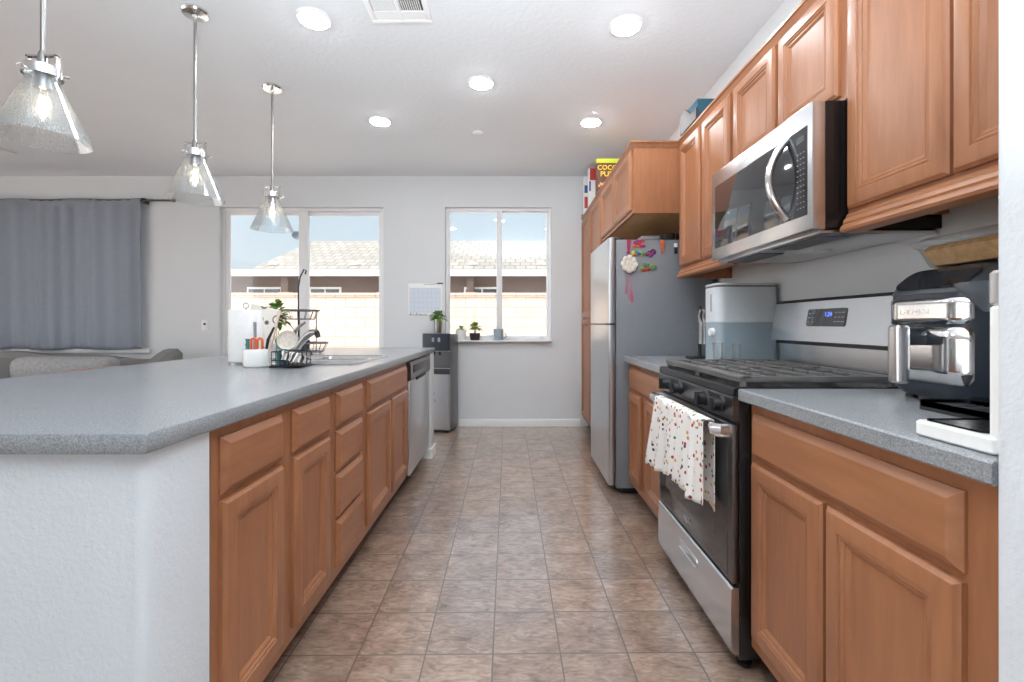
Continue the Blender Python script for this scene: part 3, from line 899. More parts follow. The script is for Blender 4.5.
h = MB().rings([slot(0.6962, 0.1, 0.02), slot(0.6935, 0.1, 0.02), slot(0.6935, 0.093, 0.014), slot(0.6955, 0.09, 0.012)])
h.build('pull', 'chrome', dw)
# backguard
MB().box(1.275, 1.335, SY0 + 0.01, SY1 - 0.01, 0.917, 1.035).build('riser', 'steel', t)
MB().box(1.262, 1.34, SY0 + 0.004, SY1 - 0.004, 1.03, 1.046).build('riser_trim', 'black', t)
bgp = MB().prism([(1.235, 1.047), (1.25, 1.043), (1.345, 1.043), (1.345, 1.222), (1.275, 1.222), (1.262, 1.215)], 'y', SY0 + 0.002, SY1 - 0.002)
bgo = bgp.build('backguard', 'steel', t)
MB().prism([(1.345, 1.2225), (1.345, 1.228), (1.274, 1.228), (1.260, 1.218), (1.263, 1.2155), (1.275, 1.2225)], 'y', SY0, SY1).build('top_edge', 'black', bgo)
# display set in the sloping face
slope = math.atan2(1.262 - 1.235, 1.215 - 1.047)
DM = Matrix.Translation((1.251, 1.862, 1.146)) @ Matrix.Rotation(slope, 4, 'Y')
d = MB().prism([(p[0], p[1]) for p in rrect(-0.115, 0.115, -0.036, 0.036, 0.010, 4)], 'x', -0.003, 0.003).xf(DM)
do = d.build('display', 'dark_glass', bgo)
d = MB()
d.text('1:24', 0.026, DM @ FACE_MX(-0.0032, -0.015, 0.012), 0.0003)
d.build('clock', 'display', bgo)
for yy in (0.1, 0.075, -0.06, -0.08, -0.10):
    for zz in (0.018, 0.0, -0.018):
        MB().box(-0.0036, -0.003, yy - 0.007, yy + 0.007, zz - 0.0015, zz + 0.0015).xf(DM).build('key', 'grey_plastic', bgo)

# towel over the oven handle
def towel(u, vv):
    y = 1.545 + 0.52 * u
    fold = 0.010 * math.sin(u * 31) + 0.006 * math.sin(u * 57 + 1)
    s_ = vv * 0.62
    front = 0.262 + 0.014 * math.sin(u * 9 + 0.5) + 0.038 * u
    if s_ < front:                      # front drop, from the hem up
        z = 0.797 - (front - s_); dz = (front - s_) / front
        return (0.628 - 0.018 * dz + fold * min(1, 0.15 + dz), y + 0.012 * math.sin(u * 20) * dz + (u - 0.35) * 0.09 * dz, z)
    q_ = s_ - front
    if q_ < 0.05:
        a_ = math.pi * q_ / 0.05
        return (0.648 - 0.020 * math.cos(a_), y, 0.797 + 0.006 * math.sin(a_))
    return (0.668 + 0.004 * math.sin(u * 20), y, 0.797 - (q_ - 0.05))
tw = MB().grid(towel, 90, 40).build('dish_towel', 'towel', at=(0.648, 1.83, 0.79), smooth=60, solid=0.003)
tag(tw, 'white tea towel with small coloured prints hanging on the oven handle', 'towel')

# ------------------------------------------------------------------ microwave
MY0, MY1, MX, MZ0, MZ1 = 1.473, 2.218, 0.945, 1.420, 1.828
t = thing('microwave', 'stainless over-the-range microwave below the short upper cabinet', 'microwave', (1.15, (MY0 + MY1) / 2, MZ0))
MB().box(MX + 0.045, XR - 0.003, MY0, MY1, MZ0 + 0.004, MZ1).build('body', 'black', t)
MB().box(MX + 0.03, XR - 0.01, MY0 + 0.01, MY1 - 0.01, MZ0 - 0.012, MZ0 + 0.003, 0.004).build('underside', 'steel', t)
ug = MB()
for yc in (1.66, 2.03):
    ug.box(1.0, 1.10, yc - 0.14, yc + 0.14, MZ0 - 0.0145, MZ0 - 0.011)
ug.build('vent_grille', 'charcoal', t)
MB().box(1.16, 1.24, 1.80, 1.90, MZ0 - 0.0145, MZ0 - 0.011).build('lamp_cover', 'white_tint', t)
fr = MB().box(MX, MX + 0.046, MY0, MY1, MZ0, MZ1, 0.005).build('door', 'steel', t)
MB().box(MX - 0.0015, MX + 0.004, MY0 + 0.022, MY1 - 0.04, MZ0 + 0.052, MZ1 - 0.068, 0.001).build('glass', 'dark_glass', fr)
g = MB()
for zz in [1.50 + 0.018 * i for i in range(11)]:
    for yy in (1.512, 1.528, 1.544):
        g.box(MX - 0.0022, MX - 0.001, yy - 0.0035, yy + 0.0035, zz - 0.0012, zz + 0.0012)
g.build('keypad', 'grey_plastic', fr)
MB().box(MX - 0.0022, MX - 0.001, 1.508, 1.55, 1.715, 1.735).build('clock_window', 'charcoal', fr)
g = MB().text('Whirlpool', 0.020, FACE_MX(MX - 0.0006, 1.915, 1.797))
g.tube([(MX - 0.001, 1.915 - 0.034 * math.cos(i * 0.63), 1.797 + 0.012 * math.sin(i * 0.63)) for i in range(10)], 0.0009, 5, closed=True)
g.build('badge', 'white_gloss', fr)
hp = [(MX - 0.002 - 0.064 * math.sin(math.pi * i / 16) ** 0.8, 1.60, 1.482 + 0.268 * i / 16) for i in range(17)]
h = MB().tube(hp, 0.013, 12)
for i_v, p in enumerate(h.v):
    h.v[i_v] = (p[0], 1.60 + (p[1] - 1.60) * 1.0, p[2])
h.build('handle', 'chrome', fr)

# ------------------------------------------------------------------ refrigerator
RY0, RY1 = 3.04, 3.76
t = thing('refrigerator', 'stainless top-freezer refrigerator with grey side', 'refrigerator', (1.0, 3.48, 0))
MB().box(0.672, 1.30, RY0, RY1, 0.045, 1.672, 0.006).build('body', 'fridge_side', t)
for (z0, z1) in ((0.065, 1.113), (1.125, 1.685)):
    MB().prism([(p[0], p[1]) for p in rrect(0.622, 0.668, RY0 - 0.001, RY1 + 0.002, 0.018, 5)], 'z', z0, z1).build('door', 'steel_v', t)
MB().box(0.626, 0.660, RY0 + 0.004, RY0 + 0.10, 1.1135, 1.1245).build('handle', 'black_soft', t)
MB().box(0.64, 0.72, RY0 + 0.01, RY0 + 0.08, 1.672, 1.69, 0.004).build('hinge_cover', 'charcoal', t)
MB().box(0.72, 1.28, RY0 + 0.04, RY1 - 0.02, 0.0, 0.046).build('base_grille', 'black_soft', t)

# things on the fridge's side
GY = RY0 - 0.001
def fz(py): return CAMZ + (CYP - py) * 3.036 / F
def fx_(px): return (px - CXP) * 3.036 / F
def magnet(label, mb, mats, px, py, grp='magnets on the refrigerator side', name='fridge_magnet', cat='magnet'):
    o = mb.build(name, mats, at=(fx_(px), GY, fz(py)))
    return tag(o, label, cat, grp)
mb = MB()
x, z = fx_(628.5), fz(247)
mb.rings([[(x - 0.012, y_, z + 0.045), (x + 0.016, y_, z + 0.045), (x + 0.008, y_, z - 0.02), (x - 0.008, y_, z - 0.02)] for y_ in (GY, GY - 0.008)])
mb.cyl((x - 0.002, GY, z - 0.036), (x - 0.002, GY - 0.008, z - 0.036), 0.012)
magnet('magenta exclamation-mark magnet high on the refrigerator side', mb, 'magenta', 628.5, 247)
# the words there cannot be read: small coloured shapes stand for the raised letters
def blobs(px, py, w_, h_, mats, seed, n_):
    rnd = random.Random(seed); q = MB()
    x, z = fx_(px), fz(py)
    for i in range(n_):
        q.cur = i % len(mats)
        a = x + (i / max(1, n_ - 1) - 0.5) * w_
        zz = z + rnd.uniform(-0.5, 0.5) * h_
        rr = rnd.uniform(0.010, 0.015)
        if i % 3 == 0: q.ball((a, GY - 0.002, zz), rr, 1, 0.35, 1.2, 10, 6)
        elif i % 3 == 1: q.box(a - rr, a + rr, GY - 0.007, GY, zz - rr * 0.7, zz + rr * 0.7, 0.003)
        else: q.tube([(a + rr * math.cos(k_), GY - 0.003, zz + rr * math.sin(k_)) for k_ in (0, 1.05, 2.1, 3.14, 4.2, 5.24)], 0.004, 6, closed=True)
    return q
magnet('orange and purple lettering magnet at the top of the refrigerator side', blobs(639, 243.5, 0.06, 0.035, ['orange', 'purple', 'magenta', 'red'], 1, 14), ['orange', 'purple', 'magenta', 'red'], 639, 243.5)
magnet('small green, red and teal magnet strip on the refrigerator side', blobs(638.5, 254, 0.065, 0.012, ['lime', 'red', 'green', 'teal', 'blue'], 2, 8), ['lime', 'red', 'green', 'teal', 'blue'], 638.5, 254)
magnet('small purple and black magnet on the refrigerator side', blobs(650.5, 253, 0.05, 0.022, ['purple', 'magenta', 'black_soft'], 3, 7), ['purple', 'magenta', 'black_soft'], 650.5, 253)
magnet('green and yellow picture magnet low on the refrigerator side', blobs(648.5, 267.5, 0.09, 0.035, ['green', 'lime', 'red', 'green', 'purple'], 4, 16), ['green', 'lime', 'red', 'green', 'purple'], 648.5, 267.5)
mb = MB(); x, z = fx_(662.3), fz(246.5)
mb.box(x - 0.013, x + 0.013, GY - 0.012, GY, z + 0.005, z + 0.042, 0.004)
mb.rings([[(x - 0.010, GY - k_, z + 0.006), (x + 0.010, GY - k_, z + 0.006), (x + 0.004, GY - k_, z - 0.045), (x - 0.003, GY - k_, z - 0.045)] for k_ in (0.001, 0.010)])
magnet('orange clip magnet alone on the refrigerator side', mb, 'orange', 662.3, 246.5, name='magnet_clip', cat='clip')
mb = MB(); x, z = fx_(675.5), fz(249)
mb.box(x - 0.010, x + 0.012, GY - 0.006, GY, z + 0.012, z + 0.038, 0.002); mb.cur = 1
mb.box(x - 0.010, x + 0.012, GY - 0.007, GY, z - 0.03, z + 0.011, 0.002)
magnet('white and dark blue magnet half behind the upper cabinet', mb, ['white_gloss', 'navy'], 675.5, 249)
# white flower with pink tassels
x, z = fx_(629.3), fz(264)
t = thing('flower_hanging', 'cream fabric flower with hanging pink tassels on the refrigerator side', 'ornament', (x, GY, z))
q = MB(); rnd = random.Random(5)
for ring_, nn, rr in ((0.036, 8, 0.021), (0.018, 6, 0.018), (0.0, 1, 0.016)):
    for i in range(nn):
        a = 2 * math.pi * i / nn + ring_ * 20
        q.ball((x + ring_ * math.cos(a), GY - 0.011, z + ring_ * math.sin(a) * 1.1), rr, 1, 0.45, 1.05, 10, 6)
q.build('petals', 'cream', t)
for dx, l_ in ((-0.022, 0.16), (0.004, 0.20), (0.016, 0.215)):
    c_ = MB().tube([(x + dx, GY - 0.004, z - 0.04), (x + dx + 0.001, GY - 0.004, z - 0.04 - l_ * 0.6)], 0.0016, 6).build('cord', 'pink', t)
    MB().lathe(x + dx + 0.001, GY - 0.007, [(0.002, z - 0.04 - l_), (0.006, z - 0.03 - l_ * 0.95), (0.004, z - 0.04 - l_ * 0.75), (0.002, z - 0.04 - l_ * 0.58)], 10).build('tassel', 'pink', c_)
# stuff on the fridge top
o = MB().box(0.86, 0.99, 3.12, 3.55, 1.673, 1.715, 0.012).build('food_tray', 'grey_plastic', at=(0.89, 3.33, 1.673))
tag(o, 'flat grey tray lying on top of the refrigerator', 'tray')
o = MB(); rbox(o, 1.0, 1.10, 3.14, 3.34, 1.673, 1.735, 0.03); o = o.build('snack_bag', 'soil_pot', at=(1.05, 3.24, 1.673))
tag(o, 'dark brown packet on the refrigerator top beside the grey tray', 'packet')
o = MB().ball((1.17, 3.2, 1.722), 0.05, 1.0, 1.3, 1).build('cloth_bundle', 'navy', at=(1.17, 3.2, 1.673))
tag(o, 'dark blue bundle on the refrigerator top near the wall', 'bundle')

# ------------------------------------------------------------------ boxes on top of the cabinets
CTOP = UT + 0.0265
def cereal(name, x0, x1, y0, y1, z0, z1, mats, label, build_extra=None):
    t = thing(name, label, 'box', ((x0 + x1) / 2, (y0 + y1) / 2, z0), 'boxes on top of the tall cabinets')
    MB().box(x0, x1, y0, y1, z0, z1, 0.0015, 1).build('carton', mats, t)
    return t
t = cereal('cereal_box', 0.737, 0.935, 4.12, 4.19, CTOP, 2.585, 'cocoa', 'brown cereal box with yellow lettering on top of the pantry')
MB().box(0.7365, 0.9355, 4.1185, 4.1915, 2.548, 2.586, 0.0015, 1).build('top_band', 'lime', t)
q = MB().text('COCOA', 0.058, FACE_MY(0.852, 4.119, 2.505)).text('PUFFS', 0.064, FACE_MY(0.852, 4.119, 2.448))
q.build('lettering', 'yellow', t)
q = MB(); rnd = random.Random(3)
for i in range(10):
    q.ball((0.76 + 0.016 * i, 4.118, 2.36 + rnd.uniform(-0.03, 0.03)), 0.012, 1, 0.3, 1, 10, 6)
q.build('cereal_picture', 'tan', t)
t = cereal('cereal_box', 0.764, 0.95, 4.72, 4.79, CTOP, 2.700, 'paper', 'white cereal box with red top and blue print behind the brown cereal box')
MB().box(0.775, 0.951, 4.7185, 4.7915, 2.58, 2.701).build('red_top', 'red', t)
MB().box(0.768, 0.785, 4.7185, 4.7205, 2.47, 2.57).build('blue_print', 'blue', t)
t = cereal('cereal_box', 0.743, 0.93, 4.90, 4.97, CTOP, 2.670, 'paper', 'white cereal box with red and blue bands standing farthest back on the pantry')
MB().box(0.748, 0.931, 4.8985, 4.9005, 2.34, 2.46).build('red_print', 'red', t)
MB().box(0.748, 0.931, 4.8985, 4.9005, 2.50, 2.58).build('blue_print', 'blue', t)
o = MB().box(0.742, 0.92, 4.985, 5.08, CTOP, CTOP + 0.03, 0.004).build('shadow_wedge', 'black_soft', at=(0.83, 5.03, CTOP))  # thin dark slab stands for the wedge of shadow in this corner
tag(o, 'dark slab standing for shadow on the pantry top in the corner', 'tray')
t = thing('storage_box', 'teal box with a dark end flap on top of the upper cabinets', 'box', (1.15, 2.74, CTOP), None)
MB().box(1.035, 1.24, 2.62, 2.87, CTOP, 2.392, 0.004).build('carton', 'teal_box', t)
q = MB().prism([(2.615, CTOP), (2.875, CTOP), (2.875, 2.40), (2.78, 2.40), (2.70, 2.34), (2.615, 2.34)], 'x', 1.027, 1.034)
q.build('end_flap', 'soil_pot', t)

# ------------------------------------------------------------------ counter right: air fryer & friends
AX0, AX1, AY0, AY1, AZ0 = 1.085, 1.345, 1.09, 1.375, CT
t = thing('air_fryer', 'large black and stainless air fryer with big front handle', 'air fryer', (1.22, 1.233, AZ0))
q = MB(); rs = []
for ins, z in ((0.018, 0.012), (0.004, 0.03), (0.0, 0.06), (0.0, 0.285)):
    rs.append([(p[0], p[1], AZ0 + z) for p in rrect(AX0 + ins, AX1 - ins * 0.3, AY0 + ins, AY1 - ins, 0.07, 6)])
q.rings(rs); q.build('body', 'navy', t)
q = MB(); rs = []
for ins, fr_, z in ((0.0, 0.0, 0.286), (0.002, 0.01, 0.305), (0.012, 0.06, 0.345), (0.035, 0.10, 0.362)):
    rs.append([(p[0], p[1], AZ0 + z) for p in rrect(AX0 + fr_, AX1 - ins * 0.4, AY0 + ins, AY1 - ins, 0.06, 6)])
q.rings(rs); q.build('lid', 'charcoal', t)
q = MB()
q.prism([(p[0], p[1]) for p in rrect(-0.105, 0.105, -0.042, 0.042, 0.03, 5)], 'x', -0.003, 0.002)
q.xf(Matrix.Translation((AX0 + 0.036, 1.233, AZ0 + 0.327)) @ Matrix.Rotation(R(51), 4, 'Y'))
q.build('touch_panel', 'dark_glass', t)
def wrap_panel(z0, z1, half, r_):
    """steel skin following the rounded front"""
    q = MB(); pr = []
    full = rrect(AX0, AX1, AY0, AY1, 0.07, 10)
    def front(s_):   # s_ = signed distance along the front from its centre
        yl = (AY1 - AY0) / 2 - 0.07
        if abs(s_) <= yl: return (AX0 - 0.003, 1.2325 + s_)
        a = (abs(s_) - yl) / 0.07
        sgn = 1 if s_ > 0 else -1
        return (AX0 + 0.07 - 0.073 * math.cos(a), 1.2325 + sgn * (yl + 0.073 * math.sin(a)))
    N = 28
    def pt(u, v_):
        s_ = (u - 0.5) * 2 * half
        edge = half - abs(s_)
        cut = 0 if edge > r_ else r_ - math.sqrt(max(0, r_ * r_ - (r_ - edge) ** 2))
        x, y = front(s_)
        return (x, y, z0 + cut + (z1 - z0 - 2 * cut) * v_)
    return q.grid(pt, N, 4)
wrap_panel(AZ0 + 0.206, AZ0 + 0.272, 0.125, 0.014).build('upper_panel', 'chrome', t, solid=0.003)
bs = wrap_panel(AZ0 + 0.055, AZ0 + 0.198, 0.125, 0.016).build('basket_front', 'chrome', t, solid=0.003)
MB().text('CHEFMAN', 0.020, FACE_MX(AX0 - 0.0048, 1.255, AZ0 + 0.238)).build('badge', 'white_gloss', t)
q = MB(); q.box(AX0 - 0.055, AX0 + 0.0, 1.215, 1.25, AZ0 + 0.15, AZ0 + 0.197, 0.008)
q.build('handle_mount', 'navy', bs)
q = MB(); rbox(q, AX0 - 0.082, AX0 - 0.045, 1.210, 1.255, AZ0 + 0.05, AZ0 + 0.203, 0.014, 0.006)
q.build('handle', 'steel', bs)
for yy in (AY0 + 0.05, AY1 - 0.05):
    for xx in (AX0 + 0.05, AX1 - 0.05):
        MB().lathe(xx, yy, [(0.015, CT), (0.013, CT + 0.014)], 14).build('foot', 'black_soft', t)

# glass dish with lid on top of the fryer
DZ = AZ0 + 0.3625
t = thing('glass_loaf_dish', 'lidded glass loaf dish of brown food on top of the air fryer', 'dish', (1.235, 1.19, DZ))
q = MB(); rs = []
for ins, z in ((0.03, 0.0), (0.022, 0.004), (0.004, 0.055), (-0.004, 0.060), (-0.004, 0.064)):
    rs.append([(p[0], p[1], DZ + z) for p in rrect(1.15 + ins, 1.335 - ins, 1.02 + ins, 1.35 - ins, 0.03, 5)])
q.rings(rs, True, False); q.build('dish', 'clear', t)
q = MB(); rs = []
for ins, z in ((0.032, 0.006), (0.012, 0.048), (0.022, 0.062)):
    rs.append([(p[0], p[1], DZ + z) for p in rrect(1.15 + ins, 1.335 - ins, 1.02 + ins, 1.35 - ins, 0.025, 5)])
q.rings(rs); q.build('food', 'tan', t)
q = MB(); rs = []
for ins, z in ((-0.006, 0.066), (-0.006, 0.072), (0.012, 0.084), (0.03, 0.086)):
    rs.append([(p[0], p[1], DZ + z) for p in rrect(1.15 + ins, 1.335 - ins, 1.02 + ins, 1.35 - ins, 0.03, 5)])
q.rings(rs, False, True); q.build('lid', 'clear', t)

# slotted black tray lying in front of the fryer
t = thing('slotted_tray', 'small black slotted tray on the counter below the air fryer', 'tray', (1.0, 1.03, CT))
q = MB(); rs = []
for ins, z in ((0.012, 0.0), (0.0, 0.022), (0.007, 0.022), (0.015, 0.008)):
    rs.append([(p[0], p[1], CT + 0.001 + z) for p in rrect(0.98, 1.10, 0.93, 1.13, 0.012, 4)])
q.rings(rs); q.build('pan', 'black_soft', t)
q = MB()
for i in range(9):
    q.box(1.0 + 0.0, 1.08, 0.952 + 0.019 * i, 0.958 + 0.019 * i, CT + 0.010, CT + 0.018, 0.001)
q.build('slats', 'charcoal', t)

# white drink maker by the near wall
t = thing('drink_maker', 'slim white countertop drink maker with black drip tray in the right corner', 'drink maker', (0.85, 0.78, CT))
q = MB(); rbox(q, 0.745, 0.955, 0.722, 0.868, CT + 0.001, CT + 0.029, 0.012, 0.004)
q.build('base', 'white_gloss', t)
q = MB(); rs = []
for ins, z in ((0, 0.0), (0, 0.003), (0.006, 0.003), (0.012, 0.001)):
    rs.append([(p[0], p[1], CT + 0.0292 + z) for p in rrect(0.757, 0.945, 0.748, 0.858, 0.01, 4)])
q.rings(rs); q.build('drip_tray', 'black', t)
q = MB(); rbox(q, 0.752, 0.948, 0.705, 0.740, CT + 0.002, CT + 0.235, 0.010, 0.004)
q.build('column', 'white_gloss', t)
q = MB(); rs = []
for y0_, y1_, z in ((0.7425, 0.760, 0.226), (0.7425, 0.765, 0.229), (0.7425, 0.812, 0.272), (0.7425, 0.814, 0.277)):
    rs.append([(p[0], p[1], CT + z) for p in rrect(0.765, 0.935, y0_, y1_, 0.008, 4)])
q.rings(rs); q.build('funnel', 'smoke', t)
q = MB(); rbox(q, 0.752, 0.948, 0.705, 0.741, CT + 0.2352, CT + 0.29, 0.010, 0.004)
q.build('head', 'steel', t)

# grain dispenser between stove and fridge
t = thing('grain_dispenser', 'tall pale plastic food dispenser with slate lower half beside the stove', 'dispenser', (1.16, 2.45, CT))
gx0, gx1, gy0, gy1 = 1.03, 1.345, 2.345, 2.53
q = MB(); rbox(q, gx0, gx1, gy0, gy1, CT + 0.215, CT + 0.395, 0.045, 0.002, 6); q.build('hopper', 'white_tint', t)
q = MB(); rbox(q, gx0, gx1, gy0, gy1, CT + 0.001, CT + 0.2145, 0.045, 0.003, 6); q.build('base', 'blue_tint', t)
q = MB(); rbox(q, gx0 + 0.003, gx1 - 0.003, gy0 + 0.003, gy1 - 0.003, CT + 0.3955, CT + 0.401, 0.043, 0.001, 6); q.build('seal', 'charcoal', t)
q = MB(); rbox(q, gx0 - 0.002, gx1 + 0.002, gy0 - 0.002, gy1 + 0.002, CT + 0.4015, CT + 0.414, 0.046, 0.005, 6); q.build('lid', 'white_tint', t)
MB().box(gx0 - 0.001, gx0 + 0.004, 2.42, 2.428, CT + 0.27, CT + 0.36).build('level_slot', 'charcoal', t)
MB().cyl((gx0 + 0.002, 2.40, CT + 0.165), (gx0 - 0.018, 2.40, CT + 0.165), 0.022, 0.019, 24).build('knob', 'white_gloss', t)
# two glasses in front of it
def tumbler(x, y, label, r_=0.026, h_=0.115):
    t = MB().lathe(x, y, [(r_ * 0.8, CT + 0.001), (r_, CT + h_), (r_ - 0.0025, CT + h_), (r_ * 0.8 - 0.002, CT + 0.008)], 24).build('drinking_glass', 'clear', at=(x, y, CT))
    return tag(t, label, 'glass', 'glasses beside the dispenser')
tumbler(1.005, 2.285, 'clear drinking glass at the corner of the pale food dispenser')
tumbler(1.10, 2.292, 'clear drinking glass nearer the wall beside the food dispenser', 0.022, 0.110)
# steel tool stand by the fridge
t = thing('utensil_stand', 'dark stand with hanging steel tools beside the refrigerator', 'utensil stand', (1.09, 2.72, CT))
MB().box(1.03, 1.15, 2.66, 2.79, CT + 0.001, CT + 0.016, 0.006).build('base', 'black_soft', t)
MB().cyl((1.10, 2.745, CT + 0.015), (1.10, 2.745, CT + 0.31), 0.011).build('post', 'black_soft', t)
MB().tube([(1.10, 2.745, CT + 0.29), (1.10, 2.71, CT + 0.295), (1.10, 2.70, CT + 0.28)], 0.004).build('hook', 'chrome', t)
for dx in (-0.018, 0.006, 0.03):
    MB().tube([(1.10 + dx, 2.695, CT + 0.29), (1.10 + dx - 0.008, 2.695, CT + 0.25), (1.10 + dx, 2.695, CT + 0.21), (1.10 + dx, 2.695, CT + 0.09)], [0.004, 0.006, 0.010, 0.010], 10).build('tool', 'chrome', t)

# ------------------------------------------------------------------ island counter things
# paper towels
px, py_ = -1.405, 2.44
t = thing('paper_towel_roll', 'white paper towel roll standing on the island countertop', 'paper towels', (px, py_, CT))
MB().lathe(px, py_, [(0.075, CT), (0.075, CT + 0.008), (0.01, CT + 0.010)], 36).build('holder_base', 'nickel', t)
MB().cyl((px, py_, CT + 0.01), (px, py_, CT + 0.292), 0.006).tube(arc((px, py_, CT + 0.302), 0.014, -60, 240, 14), 0.0035, 8).build('holder_rod', 'nickel', t)
MB().lathe(px, py_, [(0.022, CT + 0.011), (0.078, CT + 0.011), (0.079, CT + 0.014), (0.079, CT + 0.276), (0.077, CT + 0.279), (0.022, CT + 0.279)], 48).rings([[(px + 0.022 * math.cos(a * 0.393), py_ + 0.022 * math.sin(a * 0.393), z) for a in range(16)] for z in (CT + 0.011, CT + 0.279)], False, False).build('paper', 'paper', t)
# utensil crock
ux, uy = -1.238, 2.235
t = thing('utensil_crock', 'small white round crock holding utensils on the island countertop', 'crock', (ux, uy, CT))
MB().lathe(ux, uy, [(0.048, CT), (0.055, CT + 0.006), (0.056, CT + 0.083), (0.054, CT + 0.086), (0.051, CT + 0.083), (0.050, CT + 0.012)], 40).build('pot', 'white_gloss', t)
def utensil(label, fn, name='utensil_handle'):
    o = fn(); tag(o, label, 'utensil', 'utensils in the white crock')
def u_orange():
    q = MB()
    for dx in (0.0, 0.029):
        q.tube([(ux + dx - 0.012, uy - 0.02, CT + 0.03), (ux + dx - 0.012, uy - 0.02, CT + 0.12)] + arc((ux + dx, uy - 0.02, CT + 0.125), 0.012, 180, 0, 8) + [(ux + dx + 0.012, uy - 0.02, CT + 0.12), (ux + dx + 0.012, uy - 0.02, CT + 0.03)], 0.0065, 10)
    return q.build('kitchen_scissors', 'orange', at=(ux, uy - 0.02, CT + 0.03))
utensil('orange looped scissors handles in the white crock', u_orange)
def u_teal():
    q = MB(); pr = []
    for i in range(25):
        z = CT + 0.02 + 0.115 * i / 24
        pr.append((0.007 + 0.0035 * abs(math.sin(i * 0.6)), z))
    q.lathe(ux - 0.033, uy - 0.012, pr, 16)
    return q.build('brush_handle', 'teal', at=(ux - 0.033, uy - 0.012, CT + 0.02))
utensil('teal beaded handle at the left of the white crock', u_teal)
def u_grey():
    q = MB().tube([(ux - 0.016, uy + 0.02, CT + 0.02), (ux - 0.016, uy + 0.02, CT + 0.215)], [0.008, 0.0075], 12)
    return q.build('spatula_handle', 'grey_plastic', at=(ux - 0.016, uy + 0.02, CT + 0.02))
utensil('tall grey handle rising from the white crock', u_grey)
def u_black():
    q = MB().tube([(ux + 0.03, uy + 0.02, CT + 0.02), (ux + 0.045, uy + 0.025, CT + 0.13), (ux + 0.072, uy + 0.03, CT + 0.19)], [0.006, 0.007, 0.005], 10)
    return q.build('spoon_handle', 'black_soft', at=(ux + 0.03, uy + 0.02, CT + 0.02))
utensil('dark slanting handle at the right of the white crock', u_black)
# jars behind the crock
q = MB().lathe(-1.20, 2.42, [(0.03, CT + 0.001), (0.034, CT + 0.01), (0.034, CT + 0.10), (0.030, CT + 0.112)], 24)
t = thing('soap_jar', 'teal glass jar with dark lid behind the white crock', 'jar', (-1.20, 2.42, CT))
q.build('jar', 'teal', t)
MB().lathe(-1.20, 2.42, [(0.033, CT + 0.1125), (0.033, CT + 0.126), (0.028, CT + 0.129)], 24).build('lid', 'black_soft', t)
# leaning board
t = thing('printed_board', 'white swirl-printed board leaning beside the paper towels', 'board', (-1.50, 2.70, CT))
BM_ = Matrix.Translation((-1.50, 2.70, CT + 0.001)) @ Matrix.Rotation(R(14), 4, 'Y')
MB().box(-0.10, 0.06, 0.0, 0.012, 0.015, 0.31, 0.002).xf(BM_).build('board', 'swirl', t)
MB().box(0.0605, 0.072, -0.004, 0.016, 0.0, 0.31, 0.002).xf(BM_).build('edge_strip', plain('pale_board_edge', C(232, 214, 200), 0.6), t)
# leafy plant
def leaf(mb, base, d, l_, w_, droop):
    base = Vector(base); d = Vector(d).normalized()
    s_ = d.cross(Vector((0, 0, 1)))
    s_ = s_.normalized() if s_.length > 1e-4 else Vector((1, 0, 0))
    vs = []
    for i, (f_, ww) in enumerate(((0, 0.1), (0.3, 0.9), (0.6, 1.0), (0.85, 0.5), (1.0, 0.04))):
        c_ = base + d * l_ * f_ + Vector((0, 0, -droop * f_ * f_ * l_))
        vs += [c_ - s_ * w_ * ww, c_ + Vector((0, 0, -0.12 * w_)), c_ + s_ * w_ * ww]
    fs = []
    for i in range(4):
        a = i * 3
        fs += [[a, a + 1, a + 4, a + 3], [a + 1, a + 2, a + 5, a + 4]]
    mb.add(vs, fs)
def bush(mb, c, rx, rz, n_, l_, w_, seed):
    rnd = random.Random(seed)
    for i in range(n_):
        a = rnd.uniform(0, 6.28); el = rnd.uniform(-0.3, 1.3)
        d = Vector((math.cos(a) * math.cos(el), math.sin(a) * math.cos(el), math.sin(el)))
        p = Vector(c) + Vector((d.x * rx, d.y * rx, d.z * rz)) * rnd.uniform(0.2, 0.9)
        leaf(mb, p, d + Vector((0, 0, rnd.uniform(-0.4, 0.4))), l_ * rnd.uniform(0.7, 1.2), w_ * rnd.uniform(0.8, 1.2), rnd.uniform(0.2, 0.8))
lx, ly = -1.46, 2.86
t = thing('leafy_plant', 'green leafy plant in a pot behind the printed board', 'plant', (lx, ly, CT))
MB().lathe(lx, ly, [(0.03, CT), (0.042, CT + 0.07), (0.045, CT + 0.09), (0.04, CT + 0.09), (0.036, CT + 0.07)], 24).build('pot', 'white_gloss', t)
q = MB()
for i in range(7):
    a = i * 0.9
    q.tube([(lx, ly, CT + 0.07), (lx + 0.02 * math.cos(a), ly + 0.02 * math.sin(a), CT + 0.18), (lx + 0.05 * math.cos(a), ly + 0.05 * math.sin(a), CT + 0.27 + 0.01 * (i % 3))], 0.0025, 6)
q.build('stems', 'leaf', t)
q = MB(); bush(q, (lx, ly, CT + 0.23), 0.08, 0.12, 130, 0.044, 0.018, 11)
q.build('leaves', 'leaf', t, smooth=60)
